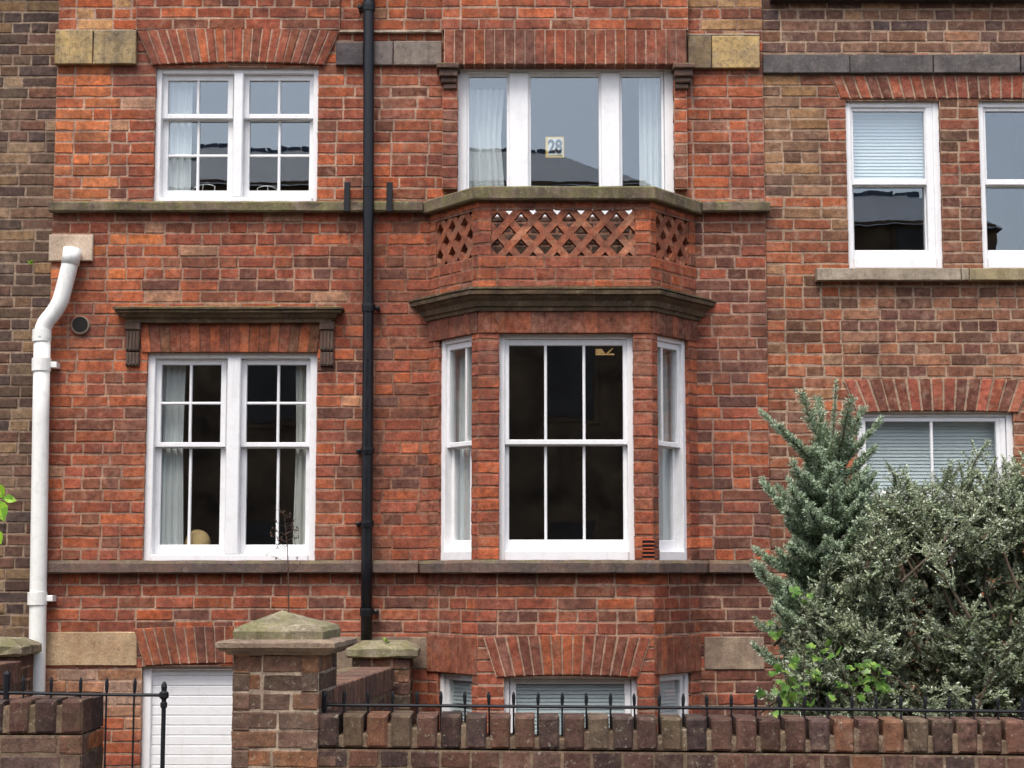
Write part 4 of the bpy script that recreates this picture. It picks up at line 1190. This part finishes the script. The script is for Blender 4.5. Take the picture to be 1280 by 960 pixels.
def end_pier(label, u0, u1, c0, c1, vt, vb, Y, d, group):
    x0, x1 = UX(u0, 840, Y), UX(u1, 840, Y)
    zc = UZ(vb, Y)
    r = thing('wall_pier', label, 'pier', ((x0 + x1) / 2, Y + d / 2, 0), group)
    mb = MB(); wall_block(mb, x0, x1, Y, Y + d, 0, zc + .01, col_front, mort_main, .0865, zc); mb.build('shaft', M['brick_front'], r)
    global cx0, cx1, cy0, cy1
    cx0, cx1, cy0, cy1 = UX(c0, 815, Y - .04), UX(c1, 815, Y - .04), Y - .045, min(Y + d + .045, -.052 if Y > -.6 else 9)
    zt = UZ(vt, Y)
    mb = MB(); loft(mb, [ring(.02, zc - .002), ring(.0, zc + .012), ring(.0, zc + (zt - zc) * .55), ring(.02, zc + (zt - zc) * .66), ring(.10, zt)], (((cx0 + cx1) / 2), (cy0 + cy1) / 2, zt + .012), 7, .006)
    mb.build('cap', M['stone_cap'], r)
    return r
end_pier('brick end pier with a mossy flat cap under the black drainpipe', 440, 512, 432, 522, 803, 822, -.46, .40, 'brick piers ending the side walls')
end_pier('brick end pier with a mossy flat cap in front of the white drainpipe', -62, 22, -70, 28, 799, 820, -.62, .40, 'brick piers ending the side walls')
xw = UX(20, 830, -.75)
side_wall('brick side wall with upright coping bricks meeting the pier by the white drainpipe', xw - .02, xw, -4.0, -.63, 1.03, .985, .3, None, None, None, 0)

# ------------------------------------------------------------------ plants
class Cloud:
    """numpy collector of leaf quads"""
    def __init__(s): s.v, s.c, s.n = [], [], 0
    def add(s, verts, cols):          # verts (N,4,3), cols (N,3)
        s.v.append(verts.reshape(-1, 3)); s.c.append(np.repeat(cols, 4, 0)); s.n += len(verts)
    def build(s, name, mat, parent):
        v = np.concatenate(s.v).astype(np.float32); c = np.concatenate(s.c)
        off = root_of(parent).location
        v = v - np.array([off.x, off.y, off.z], dtype=np.float32)
        me = bpy.data.meshes.new(name)
        nq = s.n
        me.vertices.add(nq * 4); me.vertices.foreach_set('co', v.ravel())
        me.loops.add(nq * 4); me.loops.foreach_set('vertex_index', np.arange(nq * 4, dtype=np.int32))
        me.polygons.add(nq); me.polygons.foreach_set('loop_start', np.arange(0, nq * 4, 4, dtype=np.int32))
        try: me.polygons.foreach_set('loop_total', np.full(nq, 4, dtype=np.int32))
        except Exception: pass
        a = me.attributes.new('col', 'FLOAT_COLOR', 'POINT')
        a.data.foreach_set('color', np.concatenate([c, np.ones((len(c), 1))], 1).astype(np.float32).ravel())
        me.materials.append(mat); me.update(calc_edges=True); me.validate()
        o = bpy.data.objects.new(name, me); put(o, parent); return o

def norm(a): return a / np.maximum(np.linalg.norm(a, axis=-1, keepdims=True), 1e-9)
def leaf_quads(base, dirs, nrm, length, width, fold=.0):
    """diamond-ish leaves: base points, direction, face normal"""
    side = norm(np.cross(dirs, nrm))
    L = length[:, None]; W = width[:, None]
    mid = base + dirs * L * .5 + nrm * (fold * L)
    return np.stack([base, mid + side * W * .5, base + dirs * L, mid - side * W * .5], 1)

def colours(n, pals, var=.15):
    p = np.array([c for _, c in pals]); w_ = np.array([a for a, _ in pals]); w_ = w_ / w_.sum()
    c = p[RNG.choice(len(p), n, p=w_)]
    return np.clip(c * (1 + RNG.normal(0, var, (n, 1))), .003, .9)

# -- blue-green conifer
ctx, ctz = U(1036, 474, -2.3)
conifer = thing('conifer', 'blue-green conifer with upswept tips rising beside the silvery shrub', 'conifer', (ctx, -2.3, 0))
base = np.array([ctx, -2.3, 0.0])
wood = MB()
tube(wood, [tuple(base), (ctx + .01, -2.3, .8), (ctx - .015, -2.29, 1.6), (ctx, -2.3, 2.16), (ctx + .045, -2.3, ctz - .02)], [.045, .036, .024, .013, .003], 10)
cl = Cloud()
NP_IN = [(.5, C(104, 124, 90)), (.3, C(124, 142, 108)), (.2, C(76, 94, 64))]
NP_TIP = [(.5, C(190, 208, 178)), (.3, C(168, 188, 156)), (.2, C(220, 230, 210))]
def needles(p0, p1, tipf, dens, ln):
    p0, p1 = np.array(p0), np.array(p1)
    L = np.linalg.norm(p1 - p0); n = max(4, int(L * dens))
    f = RNG.random((n, 1)); pos = p0 + (p1 - p0) * f
    ax = (p1 - p0) / L
    r = RNG.normal(0, 1, (n, 3)); r[:, 2] += .5; r -= (r @ ax)[:, None] * ax; r = norm(r)
    d = norm(r * .85 + ax * RNG.uniform(.35, 1.0, (n, 1)))
    nr = norm(np.cross(d, RNG.normal(0, 1, (n, 3))))
    ln_ = ln * RNG.uniform(.7, 1.2, n) * (1 - .35 * f[:, 0] ** 3)
    q = leaf_quads(pos, d, nr, ln_, np.full(n, .0040))
    t = tipf if np.isscalar(tipf) else tipf
    use = RNG.random(n) < t
    c = np.where(use[:, None], colours(n, NP_TIP, .14), colours(n, NP_IN, .16))
    cl.add(q, c)
def branch(p, az, el, L, droop, first):
    d = np.array([math.cos(az) * math.cos(el), math.sin(az) * math.cos(el), math.sin(el)])
    n = 9; pts = [np.array(p)]
    for i in range(n):
        f = (i + 1) / n
        dd = d + np.array([0, 0, -droop * math.sin(f * 3.1) + (.45 * f * f if not first else .12 * f)])
        dd += RNG.normal(0, .05, 3); dd /= np.linalg.norm(dd)
        pts.append(pts[-1] + dd * L / n)
    tube(wood, [tuple(x) for x in pts], [.009 * (1 - i / (n + 1)) + .0015 for i in range(n + 1)], 6, cap=False)
    for i in range(n):
        if i > 0: needles(pts[i], pts[i + 1], .25 + .65 * (i / n), 900, .034)
        for side in (-1, 1, 1.7, -1.7):
            if i < 2 and RNG.random() < .6: continue
            a = pts[i] + (pts[i + 1] - pts[i]) * RNG.random()
            ax = norm(pts[i + 1] - pts[i])
            s_ = norm(np.cross(ax, np.array([0, 0, 1.0]) if abs(ax[2]) < .9 else np.array([0, 1.0, 0]))) * np.sign(side)
            if abs(side) > 1: s_ = norm(s_ * .4 + np.array([0, 0, 1.0]) * (1 if side > 0 else .2))
            l = L * RNG.uniform(.20, .42) * (1.08 - i / n) * (.50 if first else 1.0) + .03
            e = a + norm(ax * RNG.uniform(.8, 1.2) + s_ * .75 + np.array([0, 0, .18])) * l
            tube(wood, [tuple(a), tuple(e)], [.0028, .0010], 4, cap=False)
            needles(a, e, .22 + .55 * (i / n), 760, .030)
            if l > .09:
                for s2 in (-1, 1):
                    b = a + (e - a) * RNG.uniform(.3, .6); e2 = b + norm((e - a) / l + s_ * 0 + np.cross((e - a) / l, np.array([0, 0, 1.])) * .8 * s2) * l * .45
                    needles(b, e2, .3 + .5 * (i / n), 680, .027)
# leader and top whorl
needles((ctx, -2.3, 2.2), (ctx + .045, -2.3, ctz), .7, 1500, .034)
for (u, v, Y) in ((1003, 492, -2.34), (950, 517, -2.25), (1078, 512, -2.32), (1104, 528, -2.36), (972, 532, -2.5), (1022, 500, -2.12), (1062, 500, -2.5)):
    x, z = U(u, v, Y); st = np.array([ctx + jit(.01), -2.3, UZ(600 - jit(12), -2.3)])
    dv = np.array([x, Y, z]) - st; L = np.linalg.norm(dv)
    branch(st, math.atan2(dv[1], dv[0]), math.asin(dv[2] / L) - .04, L, 0, True)
for (v, nb, L, el, dr) in ((610, 7, .28, 1.0, .05), (626, 9, .34, .85, .05), (646, 10, .40, .74, .08), (670, 11, .46, .62, .1), (700, 12, .52, .50, .12), (732, 12, .55, .42, .15), (765, 12, .60, .34, .2), (800, 12, .55, .28, .2), (838, 11, .47, .22, .2), (880, 9, .40, .18, .25)):
    z = UZ(v, -2.3); o_ = random.uniform(0, 6)
    for k in range(nb):
        az = o_ + k * 6.283 / nb + jit(.25)
        branch(np.array([ctx - .01 + jit(.02), -2.3, z + jit(.10)]), az, el + jit(.22), L * random.uniform(.55, 1.12), dr, False)
wood.build('trunk', M['bark'], conifer, True)
cl.build('needles', M['needle'], conifer)

# -- silvery evergreen shrub
sy = -2.75
sx, _ = U(1190, 800, sy)
shrub = thing('shrub', 'wide silvery grey-green shrub speckled with tiny pale buds below the blind', 'shrub', (sx, sy, 0))
wood = MB(); cl = Cloud()
LP = [(.36, C(134, 144, 112)), (.26, C(108, 120, 88)), (.22, C(172, 181, 154)), (.09, C(204, 210, 194)), (.05, C(84, 98, 68))]
def shrub_branch(p0, p1, sub=True):
    """arching branch from p0 to p1 with leafy twigs on its outer two thirds"""
    p0, p1 = np.array(p0), np.array(p1); L = np.linalg.norm(p1 - p0)
    mid = (p0 + p1) / 2 + np.array([jit(.08), jit(.08), .10 * L + jit(.05)])
    n = 12; pts = [(1 - f) ** 2 * p0 + 2 * f * (1 - f) * mid + f * f * p1 for f in np.linspace(0, 1, n + 1)]
    tube(wood, [tuple(q) for q in pts], [.008 * (1 - .85 * i / n) + .001 for i in range(n + 1)], 5, cap=False)
    for i in range(3, n):
        for _ in range(3):
            a = pts[i] + (pts[i + 1] - pts[i]) * RNG.random()
            ax = norm(pts[i + 1] - pts[i])
            d = norm(ax * .8 + RNG.normal(0, .55, 3) + np.array([0, -.12, .25]))
            l = RNG.uniform(.06, .19) * (1.15 - .5 * i / n)
            twig(a, d, l)
    twig(pts[-1], norm(pts[-1] - pts[-2]), .12)
def twig(a, d, l):
    e = a + d * l + np.array([0, 0, -.1 * l])
    tube(wood, [tuple(a), tuple(e)], [.0018, .0008], 3, cap=False)
    n = int(l * 300) + 3
    f = np.linspace(.08, 1, n)[:, None]; pos = a + (e - a) * f
    sgn = np.where(np.arange(n) % 2 == 0, 1.0, -1.0)[:, None]
    s_ = norm(np.cross(d, RNG.normal(0, .4, 3) + np.array([0, -.3, 1.0])))
    dirs = norm(d * RNG.uniform(.4, .9, (n, 1)) + s_ * sgn + RNG.normal(0, .28, (n, 3)))
    nr = RNG.normal(0, .55, (n, 3)) + np.array([0, -.35, 1.0]); nr = norm(nr - (nr * dirs).sum(1, keepdims=True) * dirs)
    L_ = RNG.uniform(.013, .025, n) * big; W_ = L_ * RNG.uniform(.36, .5, n)
    cl.add(leaf_quads(pos, dirs, nr, L_, W_, .05), colours(n, LP, .14) * tint)
buds = []
roots = [np.array([sx + dx, sy + dy, .0]) for dx, dy in ((-.45, 0), (-.1, .1), (.2, -.1), (.5, .05), (.0, -.15), (.75, 0))]
tips = []
tint = 1.0; big = 1.0
# outline measured along the crown's top
outline = [(985, 850), (1000, 800), (1014, 745), (1034, 712), (1062, 702), (1086, 682), (1096, 630), (1112, 590), (1136, 606), (1150, 622), (1172, 628), (1190, 600), (1204, 612), (1222, 590), (1240, 612), (1262, 594), (1275, 606), (1300, 590), (1330, 620), (1360, 680), (1390, 760)]
for (u, v) in outline:
    x, z = U(u, v, sy); tips.append(np.array([x, sy + jit(.12), z]))
for _ in range(390):
    i = RNG.integers(0, len(outline) - 1); f = RNG.random()
    u = outline[i][0] * (1 - f) + outline[i + 1][0] * f; vt = outline[i][1] * (1 - f) + outline[i + 1][1] * f
    v = vt + 14 + (900 - vt) * RNG.random() ** 1.15
    depth = RNG.uniform(-.62, .55)
    x, z = U(u, v, sy); tips.append(np.array([x + jit(.08), sy + depth * min(1, .35 + (v - vt) / 200), z]))
for q in tips:
    r0 = min(roots, key=lambda r_: abs(r_[0] - q[0]) + random.uniform(0, .3))
    L = np.linalg.norm(q - r0)
    ctr = np.array([r0[0] * .5 + sx * .5, sy, max(.3, q[2] - .5)])
    dv = norm(norm(q - ctr) * .55 + norm(q - r0) * .45 + RNG.normal(0, .38, 3))
    if dv[2] < -.1: dv[2] *= .3
    start = q - norm(dv) * random.uniform(.36, .66)
    tint = random.uniform(.78, 1.28)
    big = random.choice((.85, 1.0, 1.0, 1.25)) * (1.3 if q[0] > sx and q[2] < 1.6 and random.random() < .5 else 1.0)
    shrub_branch(start, q)
for _ in range(26):                       # wispy upright sprays breaking the crown's outline
    i = RNG.integers(4, len(outline) - 1); f = RNG.random()
    u = outline[i][0] * (1 - f) + outline[i + 1][0] * f; v = outline[i][1] * (1 - f) + outline[i + 1][1] * f - random.uniform(-8, 22)
    y = sy + jit(.3); x, z = U(u, v, y); q = np.array([x, y, z]); tint = random.uniform(.9, 1.35); big = 1.0
    shrub_branch(q - norm(np.array([jit(.35), jit(.3), 1.0])) * random.uniform(.4, .6), q)
for _ in range(16):                       # bare and dead twigs among the leaves
    q = tips[RNG.integers(0, len(tips))]; d = norm(RNG.normal(0, .6, 3) + np.array([0, -.5, .8]))
    for k in range(4):
        e = q + norm(d + RNG.normal(0, .35, 3)) * random.uniform(.08, .2)
        tube(wood, [tuple(q - d * .12), tuple(q), tuple(e)], [.003, .0022, .0009], 5, cap=False)
for r0 in roots:
    for _ in range(3):
        e = r0 + np.array([jit(.35), jit(.25), random.uniform(.9, 1.5)])
        tube(wood, [tuple(r0), tuple((r0 + e) / 2 + np.array([jit(.06), jit(.06), 0])), tuple(e)], [.02, .014, .006], 7, cap=False)
wood.build('stems', M['bark'], shrub, True)
cl.build('foliage', M['leaf'], shrub)
bd = Cloud(); nb = 650
allv = np.concatenate(cl.v).reshape(-1, 4, 3)
pick_ = allv[RNG.choice(len(allv), nb)][:, 2]
dirs = norm(RNG.normal(0, 1, (nb, 3))); nr = norm(np.cross(dirs, RNG.normal(0, 1, (nb, 3))))
sz = RNG.uniform(.006, .011, nb)
for a in (nr, norm(np.cross(dirs, nr))):
    bd.add(leaf_quads(pick_ - dirs * sz[:, None] * .5, dirs, a, sz, sz * .9), colours(nb, [(.7, C(214, 214, 206)), (.3, C(206, 190, 186))], .06))
bd.build('buds', M['leaf'], shrub)

# -- low fresh green plant and the sapling at the frame's edge
def lobed(clo, base, d, nrm, size, pal):
    """a lobed leaf: five diamond lobes from one base"""
    side = np.cross(d, nrm)
    for ang, k in ((0, 1.0), (.75, .82), (-.75, .82), (1.5, .55), (-1.5, .55)):
        dd = d * math.cos(ang) + side * math.sin(ang)
        nn = norm(nrm + dd * .15)
        clo.add(leaf_quads(base[None], dd[None], nn[None], np.array([size * k]), np.array([size * k * .62]), .06), colours(1, pal, .10))
GP = [(.45, C(98, 136, 58)), (.35, C(76, 110, 48)), (.2, C(136, 166, 76))]
gx, gz = U(1030, 880, -3.35)
low = thing('leafy_plant', 'fresh green lobed-leaf plant sprouting low between conifer and railing', 'plant', (gx, -3.35, 0))
wood = MB(); cl = Cloud()
for (u, v, Y, n) in ((985, 846, -3.3, 12), (1000, 868, -3.4, 10), (1012, 838, -3.35, 10), (1022, 812, -3.3, 8), (1085, 836, -3.4, 13), (1072, 852, -3.45, 9), (1096, 856, -3.4, 8), (1008, 746, -3.2, 5), (978, 784, -3.25, 4), (1045, 866, -3.4, 6), (970, 872, -3.3, 7)):
    x, z = U(u, v, Y); st = np.array([x * .5 + gx * .5 if u < 1200 else x, Y + .1, 0.0]); e = np.array([x, Y, z])
    tube(wood, [tuple(st), tuple((st + e) / 2 + np.array([jit(.05), 0, .05])), tuple(e)], [.004, .003, .0015], 5, cap=False)
    for _ in range(n):
        b = e + RNG.normal(0, .045, 3) + np.array([0, 0, -.02])
        d = norm(RNG.normal(0, 1, 3) + np.array([0, -.5, .1])); nn = RNG.normal(0, .5, 3) + np.array([0, -.7, .8]); nn = norm(nn - (nn @ d) * d)
        tube(wood, [tuple(e), tuple(b)], [.0014, .001], 3, cap=False)
        lobed(cl, b, d, nn, RNG.uniform(.035, .06), GP)
wood.build('stems', M['bark'], low); cl.build('leaves', M['leafgreen'], low)

ax_, az_ = U(-140, 640, -1.2)
sap = thing('sapling', 'bright green sapling leaves hanging before the sooty brick wall', 'sapling', (ax_, -1.2, 0))
wood = MB(); cl = Cloud()
tube(wood, [(ax_, -1.2, 0), (ax_ + .02, -1.2, .8), (ax_ - .03, -1.2, 1.6), (ax_, -1.2, 2.3)], [.02, .016, .011, .004], 8)
LPG = [(.5, C(150, 196, 60)), (.3, C(120, 172, 60)), (.2, C(176, 214, 96))]
def big_leaf(b, d, nn, L):
    side = norm(np.cross(d, nn)); prof = [(0, .0), (.18, .30), (.42, .44), (.7, .30), (1.0, 0.0)]
    for sg in (1, -1):
        for i in range(4):
            (f0, w0), (f1, w1) = prof[i], prof[i + 1]
            q = np.array([b + d * L * f0, b + d * L * f1, b + d * L * f1 + side * sg * w1 * L * .8 + nn * w1 * L * .25, b + d * L * f0 + side * sg * w0 * L * .8 + nn * w0 * L * .25])
            cl.add((q if sg < 0 else q[::-1])[None], colours(1, LPG, .06))
for (u, v, du, dv_, L) in ((-4, 604, 10, 30, .085), (2, 622, 17, 4, .07), (-2, 625, 10, 30, .115), (-12, 612, -2, 34, .12), (-6, 662, 14, 26, .085), (-10, 656, 2, 30, .1)):
    x, z = U(u, v, -1.2); b = np.array([x, -1.2 + jit(.03), z]); d = norm(np.array([du, jit(6), -dv_], dtype=float)); nn = np.array([jit(.3), -1.0, .5]); nn = norm(nn - (nn @ d) * d)
    tube(wood, [(ax_, -1.2, z - .05), tuple(b)], [.004, .0015], 5); big_leaf(b, d, nn, L * 1.32)
for _ in range(9):
    f = random.uniform(.88, 1); st = np.array([ax_, -1.2, 2.3 * f]); d = norm(np.array([random.uniform(-1, -.1), jit(1), jit(.6)]))
    b = st + d * random.uniform(.1, .4); tube(wood, [tuple(st), tuple(b)], [.003, .0012], 4)
    nn = np.array([jit(.4), -.4, 1.0]); nn = norm(nn - (nn @ d) * d); big_leaf(b, d, nn, random.uniform(.07, .11))
wood.build('trunk', M['bark'], sap); cl.build('leaves', M['leafgreen'], sap)

# -- dry weed rooted in the pier cap
yw = YF + .235
wx, wz = U(361, 768, yw); tx_, tz_ = U(355, 642, yw)
weed = thing('dry_weed', 'thin dry weed stalk with seed heads growing from the pier cap', 'weed', (wx, yw, wz - .02))
mb = MB(); hd_ = MB()
stem = [(wx, yw, wz - .02), (wx - .004, yw, wz + (tz_ - wz) * .3), (wx - .01, yw, wz + (tz_ - wz) * .65), (tx_, yw, tz_)]
tube(mb, stem, [.0042, .0034, .0026, .0012], 6)
for i in range(30):
    f = random.uniform(.42, 1.0); x = wx + (tx_ - wx) * f; z = wz + (tz_ - wz) * f
    az = random.uniform(0, 6.28); l = .05 * (1.25 - f) / .5 + .012
    e = (x + math.cos(az) * l, yw + math.sin(az) * l * .8, z + l * random.uniform(.15, .6))
    tube(mb, [(x, yw, z), e], [.0016, .0009], 4, cap=False)
    for _ in range(3):
        p = Vector(e) + Vector((jit(.008), jit(.008), jit(.008))); tube(hd_, [p, p + Vector((jit(.003), jit(.003), .007))], [.0029, .0013], 5)
mb.build('stalk', M['stalk'], weed); hd_.build('seed_heads', M['stalk'], weed)
# small weed on the sooty wall and one on the mossy cap
for nm_, lab, (u, v, Y), n, sz in (('wall_weed', 'tiny yellow-green weed sprouting from the sooty brick joint', (38, 329, .03), 9, .028), ('cap_weed', 'tiny green weed on the mossy cap under the black drainpipe', (481, 801, -.42), 12, .03)):
    x, z = U(u, v, Y); r_ = thing(nm_, lab, 'weed', (x, Y, z)); cl = Cloud()
    for _ in range(n):
        d = norm(RNG.normal(0, .7, 3) + np.array([0, -.4, .5])); nn = RNG.normal(0, 1, 3); nn = norm(nn - (nn @ d) * d)
        cl.add(leaf_quads(np.array([[x, Y, z]]) + RNG.normal(0, .006, (1, 3)), d[None], nn[None], np.array([sz]), np.array([sz * .5])), colours(1, LPG, .1) * .8)
    cl.build('leaves', M['leafgreen'], r_)

# ------------------------------------------------------------------ ground, street and the houses across it
def sheet(name, mat, x0, x1, y0, y1, z):
    mb = MB(); mb.add([(x0, y0, z), (x1, y0, z), (x1, y1, z), (x0, y1, z)], [(0, 1, 2, 3)])
    o = mb.build(name, M[mat]); return tag(o, kind='structure')
sheet('ground', 'soil', -80, 80, -90, 60, -.14)
sheet('garden_bed', 'soil', UX(-600, 900, 0), 9, YF + .1, .6, .0)
sheet('pavement', 'paving', -30, 30, -7.2, YF + .1, .004)
mb = MB(); block(mb, -30, 30, -7.35, -7.2, -.13, .008); tag(mb.build('kerb', M['kerb']), kind='structure')
sheet('road', 'tarmac', -60, 60, -14.2, -7.3, -.11)
mb = MB(); block(mb, -30, 30, -14.35, -14.2, -.13, .0); tag(mb.build('kerb', M['kerb']), kind='structure')
sheet('pavement', 'paving', -30, 30, -18.2, -14.3, -.004)

def far_house(label, x0, x1, yf, depth, eave, ridge, hip0, hip1):
    r = thing('terraced_house', label, 'house', ((x0 + x1) / 2, yf, 0))
    fr = Fr((0, yf), (-1, 0))
    mb = MB()
    yb = yf - depth
    v = [(x0, yf, 0), (x1, yf, 0), (x1, yb, 0), (x0, yb, 0), (x0, yf, eave), (x1, yf, eave), (x1, yb, eave), (x0, yb, eave)]
    mb.add(v, [(1, 0, 4, 5), (0, 3, 7, 4), (3, 2, 6, 7), (2, 1, 5, 6)]); mb.build('wall', M['farbrick'], r)
    mb = MB(); o_ = .12; ym = (yf + yb) / 2
    q = [(x0 - o_, yf + o_, eave - .1), (x1 + o_, yf + o_, eave - .1), (x1 + o_, yb - o_, eave - .1), (x0 - o_, yb - o_, eave - .1), (x0 + hip0, ym, ridge), (x1 - hip1, ym, ridge)]
    mb.add(q, [(1, 0, 4, 5), (0, 3, 4), (3, 2, 5, 4), (2, 1, 5), (0, 1, 2, 3)]); roof = mb.build('roof', M['slate'], r)
    mb = MB(); x = x0 + hip0
    while x < x1 - hip1: block(mb, x, x + .25, ym - .12, ym + .12, ridge - .06, ridge + .035 + jit(.02)); x += .28
    mb.build('ridge_tiles', M['slate'], roof)
    n = max(1, int((x1 - x0) / 2.6))
    for i in range(n):
        for z in (1.0, 4.2, 6.4):
            if z + 1.6 > eave: continue
            xc = x0 + (x1 - x0) * (i + .5) / n
            mb = MB(); rect(mb, fr, -xc - .55, -xc + .55, z, z + 1.6, .03, .05); wn = mb.build('window', M['farbrick'], r)
            mb = MB(); rect(mb, fr, -xc - .46, -xc + .46, z + .09, z + 1.51, .04, .02); mb.build('pane', M['farpane'], wn)
    return r
far_house('long brick house with a hipped slate roof, mirrored in the upper window panes', -22, 2.4, -18.2, 8, 8.75, 10.3, 2, 1.6)
far_house('lower slate-roofed brick house mirrored in the brown house upper sash', 3.4, 9.0, -18.4, 8, 8.05, 9.42, .4, .6)

# ------------------------------------------------------------------ light, sky, camera
SUN_EL, SUN_AZ = math.radians(62), math.radians(195)      # azimuth: direction towards the sun, from +x
sd = Vector((math.cos(SUN_EL) * math.sin(math.radians(-18)), -math.cos(SUN_EL) * math.cos(math.radians(-18)), math.sin(SUN_EL)))
sun = bpy.data.lights.new('sun', 'SUN'); sun.energy = 1.2; sun.angle = math.radians(24); sun.color = (1, .97, .93)
so = bpy.data.objects.new('sun', sun); COL.objects.link(so); so.rotation_euler = sd.to_track_quat('Z', 'Y').to_euler(); so.location = (0, -10, 20)
wd = bpy.data.worlds.new('World'); scene.world = wd; wd.use_nodes = True
nt = wd.node_tree; nt.nodes.clear()
sky = nt.nodes.new('ShaderNodeTexSky'); sky.sky_type = 'NISHITA'; sky.sun_disc = False
sky.sun_elevation = SUN_EL; sky.sun_rotation = math.atan2(sd.x, sd.y); sky.air_density = 1.0; sky.dust_density = 4.0; sky.ozone_density = 1.0
hs = nt.nodes.new('ShaderNodeHueSaturation'); hs.inputs['Saturation'].default_value = .72
bg = nt.nodes.new('ShaderNodeBackground'); bg.inputs['Strength'].default_value = .15
wo = nt.nodes.new('ShaderNodeOutputWorld')
nt.links.new(sky.outputs[0], hs.inputs['Color']); nt.links.new(hs.outputs[0], bg.inputs[0]); nt.links.new(bg.outputs[0], wo.inputs[0])

cam = bpy.data.cameras.new('camera'); cam.sensor_width = 36; cam.lens = 36 * FPX / 1280; cam.clip_end = 500; cam.clip_start = .1
co = bpy.data.objects.new('camera', cam); COL.objects.link(co)
co.location = (0, CAMY, CAMZ); co.rotation_euler = (math.pi / 2 + TILT, 0, 0)
scene.camera = co
scene.view_settings.view_transform = 'Standard'; scene.view_settings.look = 'None'; scene.view_settings.exposure = .90; scene.view_settings.gamma = 1
scene.cycles.use_denoising = True
scene.cycles.max_bounces = 8; scene.cycles.transparent_max_bounces = 24
scene.cycles.caustics_reflective = False; scene.cycles.caustics_refractive = False
